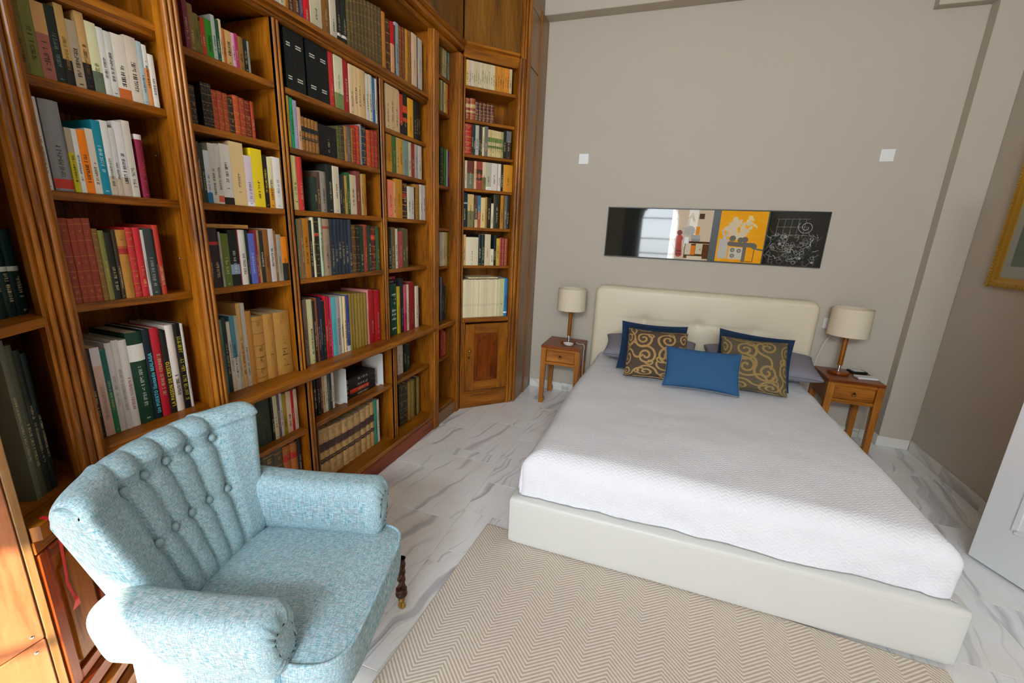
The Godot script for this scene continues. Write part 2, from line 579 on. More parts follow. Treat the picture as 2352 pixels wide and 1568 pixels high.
# ---------------------------------------------------------------- the books
# One line a shelf: [bay, row, height of the shelf, plane of the spines, where the row starts, "width height colour kind ..." in millimetres; a bare width is a gap].
# kinds: p paperback, h hardback, l leather volume, m magazine, x box file. u= lower part's colour, t= title, b= band, k= label, n= label pair, L= panel, T= words.
const BOOKS := [
	[0, 1, 1.235, -1.58, -0.071, "24 225 0f2b26 h b=c8ccc8@.55;24 223 0f2b26 h b=c8ccc8@.55;30 220 0f2b26 h b=c8ccc8@.55;34 218 0f2b26 h b=c8ccc8@.55"],
	[0, 2, 0.74, -1.58, -0.182, "17 445 6b6a55 p;22 429 4a4a38 h;18 411 242a22 h;17 398 1b2622 h"],
	[1, 1, 1.838, -1.58, 0.724, "18 162 6e5a1e p t=1c1a10;24 173 6f6f30 p t=3c3c18;27 178 c3955e p u=a05f55@.6 t=5a3c28;21 181 1b211f p t=7d8a86;19 193 c9a05e p u=1c1a16@.32 t=8a6a30;23 163 a49278 p t=3a3026;20 193 bd935a p u=1f1c17@.35 t=6a4a24;25 177 cfca9f p u=5f6e58@.3 t=8a8a5c;16 172 ddd9d0 p t=4c4c4c;18 169 d8d5cb p;33 171 e0d6c5 p u=c0622a@.16 t=1a1a1a;31 178 dccdb8 p t=2c2c2c;15 174 a6b6b6 p;13 170 e4e0d4 p u=dd9050@.62;17 149 e8e2d5 p"],
	[1, 2, 1.557, -1.58, 0.723, "16 238 c9c7bd h t=3a3a38;5;41 236 8f8f93 h t=5c5c60 k=c2392c@.08;14 168 a89a84 p u=c0b420@.62;12 168 d0cfcb p t=4c4c55;20 169 f07f16 p;18 176 c7bba8 p;21 202 157f92 p t=c8e2e6;18 206 d3cfc6 p t=6a6a66 u=b8a893@.26;15 190 cfcac2 p u=b5a590@.26;22 211 dcd5d2 p u=b8a594@.26;21 219 c6bcae p;9;20 187 cfc0ba h u=7e1c34@.92 t=c04a3a"],
	[1, 3, 1.246, -1.58, 0.731, "20 239 9a3a26 l;15 238 9a3a26 l;18 240 9a3a26 l;18 241 9a3a26 l;14 212 8a5f2c l;14 207 7f7d3c h t=c9a85c;19 202 23221d h t=c9b98a;10 210 3c2a1c h;28 210 b07830 l k=a02a20@.7;20 217 b3282a l;20 218 b8232c h t=d8a060;7 211 c9c3bb p;24 216 3a3f3c p t=a8aaa4;5 214 1c1c1a p;18 227 b8362a h"],
	[1, 4, 0.815, -1.6, 0.735, "14 289 2a2420 h;24 290 dcd6d6 p u=d6b5a5@.8 t=b08a80;15 280 12605a p u=2f7a50@.5;18 297 d9d6d6 h t=a8a4a0;18 302 d2cdc8 h t=9a948c;23 298 dfdad8 h t=b06a70;47 316 15402e h L=f0eee8@.78 t=c9d2c4;23 319 10242a h T=mal;28 318 b5162c h;20 305 17160f h T=pas;27 320 d9cfc6 h;23 320 15140f h T=yel;9 318 d5cfc6 h"],
	[2, 1, 2.05, -1.58, 1.157, "16 140 7e3440 p;17 137 8a6a38 p;16 116 6a6826 p t=2a2a16;7 99 7a4c28 p;14 111 b83a1c p;25 115 2f8a1e p;14 137 b8bdb4 p;14 129 20503c p;9 134 d2bb93 p;11 110 c46a2c p;25 110 caa062 p;12 110 cf95b0 p;13 113 b83260 p;21 109 96692a p t=4a2010;17 109 1c1f1a p t=c9b070;9 106 8f8f88 p"],
	[2, 2, 1.817, -1.58, 1.145, "19 120 1c1712 l;22;13 142 1a1611 l;12 142 1a1611 l;13 143 1a1611 l;21 128 a63a1e l;21 130 a63a1e l;19 129 a5401e l;21 123 2e2018 l;26 134 b0451f l;23 132 9a3219 l;23 129 6e2216 l;14 131 a63a1e h"],
	[2, 3, 1.557, -1.58, 1.141, "11 203 4e3c34 p;13 195 2c3128 p;20 179 d5dade p u=2a6fa0@.2 t=25507a;23 206 dcd5c8 p t=4a4a48;22 208 dcd5c8 p t=5a5856 k=d05a40@.08;41 213 ded6ca p u=1c1c1a@.12 t=2a2826;58 237 dfbf88 p t=7a6a48;33 189 d8c5cc p u=f0ebe8@.08 t=8a5a70;51 221 e6c81c p;23 204 1f1c15 p t=e0d040;27 200 e8dda8 p u=dd9a2c@.4;40 205 e6ded2 p t=8a8478"],
	[2, 4, 1.249, -1.58, 1.137, "14 219 2c2123 h b=c03030@.75;32 219 2c2123 h b=c03030@.75;7 206 b0aaa0 p;31 200 5f6a28 p t=cfc9a0;38 213 1b1e19 p t=d5d5cc L=8fa5bd@.3;3 215 a02036 p;35 215 dcd5c9 h;9 214 22302e p;29 202 5a66b8 p t=b8c0e0;12 217 7e2230 p;10 215 b08a5a p;19 213 2c2824 p t=e0d8c8;27 220 8f5c28 p t=3a2614;26 222 bdb4b0 p;12 215 905f34 p;25 199 aca494 p t=7a7468;31 190 f08416 p u=2c2c22@.4"],
	[2, 5, 0.815, -1.6, 1.155, "12 306 4c7f74 h;19 313 22302a h;15 293 d9d0bd h;20 313 4f8fa8 p u=e0ddd5@.45;15 311 b8b49c p t=7a6a4a;19 360 d2a162 h;18 358 b9b2a4 p t=3c3a34;30 321 bd7f34 l;57 291 bf8a40 l;54 294 bf8a40 l;87 292 bf8a40 l"],
	[2, 6, 0.515, -1.6, 1.252, "18 224 8a5a2c l;80 225 323d31 h t=4a5a48;13 219 1f1d1b p t=e8e4dc;23 215 d3cca4 p t=6a6a50;15 218 6e5d64 p;15 216 dcd9d4 p;24 206 b0972c p;30 209 dcbc9e p;16 211 c4182c p;22 208 dfcfb4 p t=8a7a60"],
	[2, 7, 0.125, -1.6, 1.245, "34 348 3c3a30 l;61 350 44423a l;52 341 4d4638 l;45 332 a8622a l k=b02a20@.8;41 329 b06a2a l k=b02a20@.8;22 336 22262a h"],
	[3, 0, 2.335, -1.58, 1.511, "12 83 8a8a92 p;40 92 d5ceb0 p;27 102 cfc4a4 p;19 109 d08a3c p;30 116 5a2c14 h;36 123 5c3416 h;15 129 5c4a66 p;46 140 cc1420 h;69 157 d6c9a6 p t=6a5c44;57 170 8a5a24 h;40 192 d3c6ae p;39 206 1d221f h b=d8d4c8@.2;39 215 1d221f h b=d8d4c8@.2;28 228 5a4a2c l;27 236 5a4a2c l;27 245 5a4a2c l;28 254 5a4a2c l;29 262 5a4a2c l;30 271 5a4a2c l;30 277 5a4a2c l;29 281 5a4a2c l;30 286 5a4a2c l;32 290 5a4a2c l;39 285 b5722a l;45 268 4e2a16 l;31 271 cf1420 p u=e0a070@.6;13 263 2c3236 p;33 284 9aa4a4 p;42 281 7a4220 l;31 287 7a4220 l;37 291 c08428 l;34 296 8a5a20 l;57 300 dcb996 p t=b86a4a;10 298 3a3e4c p;55 297 d8d2c2 p t=7a7468"],
	[3, 1, 2.05, -1.58, 1.565, "44 228 0d1311 x;66 230 0d1311 x;13;68 235 0d1311 x;69 235 0d1311 x;44 228 b82c2c h t=d8a070;60 238 cfcaa4 p u=7a8a50@.3 t=3f7a60;46 238 a01a24 h t=d8b0a0;35 224 dfbf92 p;30 226 dcb884 p;32 226 dcb884 p;33 227 d9b27c p;30 222 dcd5c2 p;27 225 d5cdb4 p;26 221 2a6ea8 p;17 221 e6dccb p"],
	[3, 2, 1.817, -1.58, 1.554, "12 205 d0ac20 p;4 203 3a5a8a p;18 199 1aa060 p;22 194 9a98b0 p t=d0d0e0;20 172 d3a486 p;23 140 8f5c28 l n=1c2024;20 139 8f5c28 l n=1c2024;20 139 9a6830 l n=1c2024;22 139 8f5c28 l n=1c2024;22 138 8f5c28 l n=1c2024;126 134 101614 h;18 152 4c4c28 l;17 154 4c4c28 l;18 157 3c3826 l;19 161 b07d40 p;24 166 726860 p;10 168 6a4a30 p;8 164 c08a34 p;35 173 9a2a22 l;29 186 b5321f l;13 197 8a8a80 p;45 191 2c2f3f l;41 184 c04422 l;32 190 a82c20 l;31 193 9a2a1e l"],
	[3, 3, 1.557, -1.58, 1.551, "35 228 d3c584 h u=ddd3a8@.0;32 228 be322e h t=dfb070;59;20 155 263229 p;18 181 5f4332 p;47 186 8f8578 h;46 224 1f221d h;41 222 d6c7aa p;18 188 23303a p;19 192 3a3424 p t=c0a050;20 188 c09a4a p;21 205 1f5f2e p;49 198 dcc5a4 p;34 221 803c36 p;6;19 212 cfa764 p;23 215 b0781f p t=7a2c10"],
	[3, 4, 1.249, -1.58, 1.538, "18 269 6f8064 p t=c0c8b0;8 269 b06a34 p;16 269 75654d p;36 273 c07a1e p;19 266 23262c p;17 284 ddd1a6 h;32 278 211f1a l b=b82c28@.72;18 281 aebe9f h;54 277 a68f74 h b=a8483a@.85;25 277 27303c h;25 278 27303c h;26 279 27303c h;26 279 27303c h;28 279 27303c h;29 280 2f3a48 h;35 255 5f3d1e l;28 254 18241d l;27 251 1f3a2a p;44 258 923e2a h t=d09a50;27 255 1f3a2a h;45 251 5f2219 l k=c03a2c@.75;35 252 36552f h"],
	[3, 5, 0.815, -1.6, 1.559, "45 331 8a7868 h;37 327 ddd6a0 h;14 318 2a2a26 p t=d8d8cc;12 329 a0542c p;15 327 1a1f2c h;15 330 24224a h;24 309 1d241c p t=7a8a6a;18 332 c42028 h;22 325 a81c28 h;8 320 d83a6a p;39 318 5ab4bc p t=3a9aaa;28 316 b5a8a0 p t=5a4a50;28 315 e3d5b8 h;25 312 dfc190 h;24 317 3a4a86 p u=d5d8e0@.1;26 321 8f7630 l;26 319 8f7630 l;27 317 8f7630 l;27 315 8f7630 l;28 313 8f7630 l;28 311 8f7630 l;19 325 d88a84 h;57 321 a8121c h t=d8b090;60 313 a8121c h t=d8b090"],
	[3, 6, 0.515, -1.62, 1.616, "28 289 16130f h;21 274 241f1b p;16 269 5c241c p;18 264 c9b48e p;19 259 d6c9b4 p;16 254 4a5a50 p;17 249 32403a p;17 244 d6cfc0 p"],
	[3, 7, 0.125, -1.62, 1.638, "35 305 c6a068 l n=4a3028;39 301 c6a068 l n=4a3028;52 297 c6a068 l n=4a3028;51 292 c6a068 l n=4a3028;50 288 c6a068 l n=4a3028;56 287 c6a068 l n=4a3028;54 288 c6a068 l n=4a3028;53 290 c6a068 l n=4a3028;41 296 c6a068 l n=4a3028;37 301 c6a068 l n=4a3028;23 307 3a9a80 p;5;19 297 ddccbc p"],
	[4, 1, 2.05, -1.58, 2.259, "43 235 dfbf90 p;46 239 dcb888 p;41 244 d9b480 p;7 222 d8a0a0 p;36 215 c43a1c p u=1c1a16@.25;46 225 1a1714 p n=d84a28;7;61 218 e0a020 p;10;25 219 20251e p;23 222 1a1c18 p;22 225 161814 p"],
	[4, 2, 1.817, -1.58, 2.251, "58 233 bd7a20 p u=c98a28@.3;4;40 238 3f6224 p;34 204 cfa060 p;33 204 e09c20 p;66 226 82948a p;31 212 d5c9a0 p;39 220 98302a p;42 227 bdb5ae p;45 217 d6cbbb p"],
	[4, 3, 1.557, -1.58, 2.256, "60 214 e8825f p;26 207 d8a068 p;70 235 c0821f p;65 215 2c1e1e l k=a02c28@.65;38 200 e0d8c5 p;38 200 dcd3be p;14 201 1f1d18 p;64 222 a87024 l;38 226 e3dccd p;33 226 e0d8c8 p"],
	[4, 4, 1.249, -1.58, 2.249, "28 242 1a1a17 p t=d8d4c8;44 251 6f5f3f p;27 243 d8ccae p;14;38 229 a84444 p;34 249 5f5230 p;28 244 665a34 p"],
	[4, 5, 0.815, -1.6, 2.275, "84 336 12493c h T=grn;29 313 cdb51c p;48 362 201a28 h t=a8a098;32 315 d0566a p u=b82c50@.4;25 315 d5c8b4 p;81 327 8a1f1c h t=b86a50;7;35 294 dccab4 p;15 283 1c1714 p"],
	[4, 6, 0.515, -1.62, 2.374, "46 212 dfd3c4 p;19 205 cfc8b4 p;9;33 207 16281f p;41 188 1a3a34 p"],
	[4, 7, 0.125, -1.62, 2.388, "51 312 2e2f26 l;55 303 2e2f26 l;45 300 8f7434 l;50 297 8f7434 l;20 299 2c2a20 l;48 296 947a38 l"],
	[5, 1, 2.522, -1.58, 2.900, "33 194 8f7a34 p;52 207 cdb888 h;21 219 c9b484 p;30 219 1f7a6c p;32 219 b0a27c p"],
	[5, 2, 2.302, -1.58, 2.901, "36 209 b5b070 p;17 210 2f4a2c p;43 216 dccba0 p;8;30 211 dd921c p;33 218 8a2c1c p"],
	[5, 3, 1.812, -1.58, 2.906, "74 259 1d3a34 l;22 262 5a4a1c p;85 254 1c861e h;12 254 c8c8d0 p;42 246 7a2080 p"],
	[5, 4, 1.23, -1.58, 2.892, "44 255 d6ccba p;45 256 cfc4ae p;38 259 dcd3c0 p;65 260 dcbd84 h;58 258 d5b87c p;49 247 7f8028 p"],
	[5, 5, 0.8, -1.6, 2.930, "17 343 3a3a46 p;38 344 8a8f9a p;43 333 3c3a66 p;35 299 6a2432 p;22;48 272 0f5a2c p"],
	[5, 6, 0.5, -1.6, 2.939, "30 230 9a2c2a p;33 213 b84a3a p;33 196 d0705a p"],
	[6, 1, 2.527, -4.645, -2.147, "20 175 cfa852 p;21 173 d3ae5c p;19 171 c0a8a8 p;16 177 cdbc94 p;16 177 cdbc94 p;16 177 cdbc94 p;16 177 cdbc94 p;17 177 cdbc94 p;17 177 cdbc94 p;17 177 cdbc94 p;17 177 cdbc94 p;18 176 cdbc94 p;18 175 cdbc94 p;18 175 cdbc94 p;21 178 b9782a p;19 179 d08428 p;20 181 d08428 p;19 181 d08428 p;20 182 d08428 p;20 181 d07a24 p;23 170 cdb88a p"],
	[6, 2, 2.303, -4.645, -2.127, "38 142 8f3019 l n=c0a268;40 145 9a3a1c l n=c0a268;30 126 4e140a l;30 125 4e140a l;31 126 4e140a l;32 126 4e140a l;33 125 5a1a0c l"],
	[6, 3, 2.063, -4.645, -2.150, "19 201 c09058 p;56 214 b82224 l;14 209 243028 p t=d8d8cc;15 210 1d2a24 p;28 208 b0a8a0 p;14 206 2a2c22 p;15 206 3a3424 p;16 202 dcc294 p;30 209 706a62 p;18 192 c8b07a p n=6a7a3c;18 191 c8b07a p n=6a7a3c;18 191 c8b07a p n=6a7a3c;19 190 c8b07a p n=6a7a3c;19 189 c8b07a p n=6a7a3c;19 188 c8b07a p n=6a7a3c;19 188 a8a060 p n=6a7a3c;26 198 1f2620 p;41 201 70706a p u=3a2c20@.6"],
	[6, 4, 1.817, -4.645, -2.149, "21 222 3a3c3c p;19 199 d5c6a4 p;58 200 6a3020 p u=6c6c58@.55;19 202 d0aa7c p;50 203 a04434 p n=4a2c20;30 209 d8bf94 p u=7a6a30@.45;46 221 b8b098 p u=e0d8cc@.12;51 222 dfd0c0 p;4 208 b06a50 p;26 225 d8ccb8 p;21 227 2a2622 p t=d8d0c4;87 233 d08a20 h"],
	[6, 5, 1.527, -4.645, -2.148, "49 257 1c2e34 h b=a8b0b0@.7;50 248 c2a468 p u=7a7448@.5;9 246 3a2a20 p;24 241 5a3a2c p u=d0b880@.25;27 243 2a6a8a p u=a8503c@.5;37 230 d6b880 p;17 236 b0883c p;35 232 2a2114 p;21 192 d8c8a4 p;61 260 2e2814 h;27 264 bf7a20 p;6;25 262 6a6450 p;21 262 2a2c34 p"],
	[6, 6, 1.229, -4.645, -2.148, "19 236 cbbf9c p;20 240 d6a868 p;108 222 dccdad h;29 245 172019 h;25 246 1a241c h;52 249 dcc9a4 p;29 133 e0cfac p;23 246 1f2c24 p;29 220 d8a83c p;26 227 9a2c1c l;24 224 9a2c1c l;26 221 a04020 l"],
	[6, 7, 0.8, -4.635, -2.135, "12 313 e0d0a8 m;12 311 e6d8b4 m;12 314 e2cfa2 m;12 313 e3d3ac m;12 316 e0d0a8 m;12 314 e6d8b4 m;12 312 e2cfa2 m;12 315 e3d3ac m;12 312 e0d0a8 m;12 317 e6d8b4 m;12 314 e2cfa2 m;12 312 e3d3ac m;12 315 e0d0a8 m;12 313 e6d8b4 m;12 316 e2cfa2 m;12 314 e3d3ac m;12 313 e0d0a8 m;12 316 e6d8b4 m;12 314 e2cfa2 m;12 317 e3d3ac m;12 315 e0d0a8 m;12 312 e6d8b4 m;12 315 e2cfa2 m;12 314 e3d3ac m;13 317 e0d0a8 m;13 315 e6d8b4 m;13 313 e2cfa2 m;13 316 e3d3ac m;41 321 c8c890 m;34 323 2f80b8 h b=e8f0f4@.1"],
]
const BAY_NAME := ["angled end bookcase", "bay behind the armchair", "bay holding tan folios", "widest bay", "bay beside the reeded post", "narrow bay", "angled corner bookcase"]
const ROW_NAME := ["top shelf", "first shelf", "second shelf", "third shelf", "fourth shelf", "fifth shelf", "sixth shelf", "lowest shelf"]
# [from, to] along each bay
const BAY_SPAN := [[-0.19, 0.08], [0.704, 1.058], [1.096, 1.496], [1.547, 2.183], [2.237, 2.69], [2.752, 3.03], [-2.17, -1.715]]


func colour_name(h: String) -> String:
	var q := Color.html(h)
	var s := q.s
	var val := q.v
	var hue := q.h * 360.0
	if val < 0.2:
		return "black"
	if s < 0.16:
		return "white" if val > 0.8 else ("light grey" if val > 0.62 else ("grey" if val > 0.38 else "charcoal"))
	if val < 0.32:
		return "dark brown" if hue < 50 or hue > 330 else ("dark green" if hue < 180 else "navy")
	if hue < 12 or hue > 345:
		return "pink" if val > 0.78 and s < 0.62 else ("red" if val > 0.6 else "maroon")
	if hue < 28:
		return "coral" if val > 0.85 and s < 0.7 else ("orange" if val > 0.85 else ("rust" if s > 0.6 else "brown"))
	if hue < 52:
		if s < 0.36:
			return "cream" if val > 0.74 else "taupe"
		if val > 0.86:
			return "yellow" if s > 0.75 and hue > 44 else ("orange" if s > 0.75 else "buff")
		return "tan" if val > 0.66 else "brown"
	if hue < 70:
		return "pale yellow" if val > 0.75 and s < 0.5 else ("yellow" if val > 0.75 else "olive")
	if hue < 165:
		return "green" if s > 0.3 else "sage"
	if hue < 200:
		return "teal"
	if hue < 255:
		return "blue" if val > 0.4 else "navy"
	return "purple" if hue < 315 else "magenta"


# Strokes like lines of small print that cannot be read, running up the spine
func marks(b: MB, x: float, y0: float, y1: float, size: float, r: RandomNumberGenerator) -> void:
	var y := y0
	while y < y1 - size * 0.5:
		if r.randf() < 0.16:
			y += size * 0.5
			continue
		var adv := size * r.randf_range(0.42, 0.62)
		var th := size * 0.13
		for k in 3:
			var a: float
			var e: float
			var zz := r.randf_range(-0.5, 0.38) * size
			if r.randf() < 0.5:
				a = y + r.randf() * (adv - th) * 0.8
				b.poly([Vector3(x, a, -size / 2), Vector3(x, a, size / 2), Vector3(x, a + th, size / 2), Vector3(x, a + th, -size / 2)], Vector3(x - 1, a, 0))
			else:
				e = adv * 0.8
				b.poly([Vector3(x, y, zz), Vector3(x, y, zz + th), Vector3(x, y + e, zz + th), Vector3(x, y + e, zz)], Vector3(x - 1, y, 0))
		y += adv


func words(text: String, col: Color, size: float, parent: Node3D, x: float, y: float) -> void:
	var f := SystemFont.new()
	f.font_names = PackedStringArray(["Droid Sans"])
	f.font_weight = 700
	var tm := TextMesh.new()
	tm.font = f
	tm.text = text
	tm.font_size = 32
	tm.pixel_size = size / 24.0
	tm.depth = 0.0006
	tm.curve_step = 4.0
	tm.horizontal_alignment = HORIZONTAL_ALIGNMENT_LEFT
	var o := MeshInstance3D.new()
	o.name = "title"
	o.mesh = tm
	o.material_override = mat(col, 0.5)
	o.transform = Transform3D(Basis(Vector3(0, 1, 0), Vector3(0, 0, 1), Vector3(1, 0, 0)), Vector3(x, y, 0))
	parent.add_child(o, true)


func book_cover(b: MB, w: float, h: float, d: float, bulge: float, th: float, zones: Array, board: Array) -> void:
	# zones: [y0, y1, colour] on the spine, board: the same on the sides
	var seg := 6 if bulge > 0.0 else 1
	var arc := []
	for i in seg + 1:
		var q := float(i) / seg * 2.0 - 1.0
		arc.append(Vector2(bulge * (1.0 - q * q) - bulge, q * w / 2.0))
	var mid := Vector3(-d / 2, h / 2, 0)
	for zn in zones:
		b.col = zn[2]
		for i in seg:
			var a: Vector2 = arc[i]
			var e: Vector2 = arc[i + 1]
			b.poly([Vector3(a.x, zn[0], a.y), Vector3(e.x, zn[0], e.y), Vector3(e.x, zn[1], e.y), Vector3(a.x, zn[1], a.y)], mid)
	for zn in board:
		b.col = zn[2]
		for s in [-1.0, 1.0]:
			b.poly([Vector3(arc[0].x, zn[0], s * w / 2), Vector3(-d, zn[0], s * w / 2), Vector3(-d, zn[1], s * w / 2), Vector3(arc[0].x, zn[1], s * w / 2)], mid)
	# the thickness of the boards and spine seen from above and below
	for y in [0.0, h]:
		b.col = board[-1][2] if y > 0.0 else board[0][2]
		var inside := Vector3(0, h / 2, 0)
		for s in [-1.0, 1.0]:
			b.poly([Vector3(arc[0].x, y, s * w / 2), Vector3(-d, y, s * w / 2), Vector3(-d, y, s * (w / 2 - th)), Vector3(arc[0].x, y, s * (w / 2 - th))], inside)
		for i in seg:
			var a: Vector2 = arc[i]
			var e: Vector2 = arc[i + 1]
			b.poly([Vector3(a.x, y, a.y), Vector3(e.x, y, e.y), Vector3(e.x - th, y, e.y), Vector3(a.x - th, y, a.y)], inside)
	b.col = board[0][2]
	for s in [-1.0, 1.0]:
		b.poly([Vector3(-d, 0, s * w / 2), Vector3(-d, h, s * w / 2), Vector3(-d, h, s * (w / 2 - th)), Vector3(-d, 0, s * (w / 2 - th))], Vector3(0, h / 2, s * w / 2))


func make_book(spec: PackedStringArray, w: float, h: float, called: String, label: String, group: String, at: Vector3, turn: float, seed_: int) -> Node3D:
	var r := RandomNumberGenerator.new()
	r.seed = seed_
	var kind := spec[3]
	var base := lin(spec[2], r.randf_range(0.86, 1.1))
	var o := {}
	for k in range(4, spec.size()):
		var e := spec[k].split("=")
		o[e[0]] = e[1].split("@")
	var t := thing(called, label, "box file" if kind == "x" else ("magazine" if kind == "m" else "book"), at, turn, group)
	var d := {"p": 0.145, "h": 0.185, "l": 0.18, "m": 0.2, "x": 0.25}[kind] as float
	d = minf(d, h * 0.82)
	if group.ends_with("end bookcase"):
		d = minf(d, 0.13)
	var hard: bool = kind in ["h", "l", "x"]
	var bulge := minf(0.006, w * 0.16) if kind in ["h", "l"] else (minf(0.001, w * 0.05) if kind == "p" else 0.0)
	var th := minf(0.0028 if hard else 0.0007, w * 0.2)
	var zones := [[0.0, h, base]]
	var board := [[0.0, h, base]]
	if o.has("u"):
		var cut := float(o.u[1]) * h
		if cut > 0.004:
			zones = [[0.0, cut, lin(o.u[0])], [cut, h, base]]
			board = zones.duplicate(true)
	var cuts := []
	if o.has("b"):
		cuts.append([float(o.b[1]) * h - 0.006, float(o.b[1]) * h + 0.006, lin(o.b[0])])
	if o.has("k"):
		cuts.append([float(o.k[1]) * h - h * 0.05, float(o.k[1]) * h + h * 0.06, lin(o.k[0])])
	if o.has("n"):
		cuts.append([0.33 * h, 0.42 * h, lin(o.n[0])])
		cuts.append([0.55 * h, 0.72 * h, lin(o.n[0])])
	if o.has("L"):
		cuts.append([float(o.L[1]) * h - h * 0.09, float(o.L[1]) * h + h * 0.09, lin(o.L[0])])
	for cut in cuts:
		var now := []
		for zn in zones:
			if cut[0] > zn[0] and cut[1] < zn[1]:
				now.append([zn[0], cut[0], zn[2]])
				now.append([cut[0], cut[1], cut[2]])
				now.append([cut[1], zn[1], zn[2]])
			else:
				now.append(zn)
		zones = now
	var b := MB.new()
	b.off = Vector2(r.randf(), r.randf())
	book_cover(b, w, h, d, bulge, th, zones, board)
	part(b, "cover", M.leather if kind == "l" else M.cover, t)
	var p := MB.new()
	var inset := 0.003 if hard else 0.0
	p.box(Vector3(-d + inset, inset + 0.0002, -w / 2 + th), Vector3(-0.004 - bulge, h - inset - 0.0004, w / 2 - th))
	part(p, "pages", M.pages if r.randf() < 0.6 else M.pages_white, t)
	var lum := base.get_luminance()
	var ink := lin("2c2824") if lum > 0.16 else lin("c9b98e")
	if o.has("t"):
		ink = lin(o.t[0])
	var m := MB.new()
	m.col = ink
	if o.has("T"):
		if o.T[0] == "mal":
			words("Un PUERTO llamado MALAGA", hexc("59b8cf"), w * 0.52, t, 0.0002, h * 0.06)
		elif o.T[0] == "pas":
			words("LA PASION DE CRISTO", hexc("d3b52c"), w * 0.62, t, 0.0002, h * 0.08)
		else:
			m.col = lin("c9b930") if o.T[0] == "yel" else lin("d5dcd2")
			marks(m, 0.0004, h * 0.1, h * 0.86, w * 0.55, r)
			part(m, "title", M.print, t)
		return t
	if kind == "l":
		# raised bands tooled in gilt, and a short title between them
		m.col = lin("b98a3c") if lum < 0.3 else base.darkened(0.4)
		var thick := maxf(0.0012, w * 0.06)
		for q in [0.06, 0.2, 0.38, 0.56, 0.74, 0.93]:
			var yy: float = q * h
			for i in 6:
				var a := float(i) / 6 * 2.0 - 1.0
				var e := float(i + 1) / 6 * 2.0 - 1.0
				var xa := -a * a * bulge + 0.0007
				var xe := -e * e * bulge + 0.0007
				m.poly([Vector3(xa, yy, a * w / 2), Vector3(xe, yy, e * w / 2), Vector3(xe, yy + thick, e * w / 2), Vector3(xa, yy + thick, a * w / 2)], Vector3(-1, yy, 0))
		var keep := m.col
		for q in [0.12, 0.29, 0.47, 0.83]:
			marks(m, 0.0006, q * h, q * h + w * 0.55, w * 0.34, r)
		m.col = keep
	elif kind == "x":
		m.col = lin("c8c4b4")
		for q in [0.72, 0.76, 0.17, 0.21]:
			m.poly([Vector3(0.0004, q * h, -w * 0.26), Vector3(0.0004, q * h, w * 0.22), Vector3(0.0004, q * h + 0.0045, w * 0.22), Vector3(0.0004, q * h + 0.0045, -w * 0.26)], Vector3(-1, q * h, 0))
	elif kind == "m":
		marks(m, 0.0004, h * 0.3, h * 0.36, w * 0.35, r)
	else:
		var sz := minf(w * 0.42, 0.011)
		var a := r.randf_range(0.12, 0.3)
		marks(m, 0.0004, h * a, h * (a + r.randf_range(0.25, 0.5)), sz, r)
		if r.randf() < 0.5:
			var pm := MB.new()
			pm.col = ink
			marks(pm, 0.0004, h * 0.04, h * 0.04 + sz * 0.7, sz, r)
			if pm.v.size():
				part(pm, "publisher_mark", M.print, t)
	if m.v.size():
		var o2 := part(m, "title", M.print, t)
		if kind in ["l", "x", "m"]:
			o2.name = "tooling" if kind == "l" else "lettering"
			o2.set_meta("kind", "stuff")
	return t


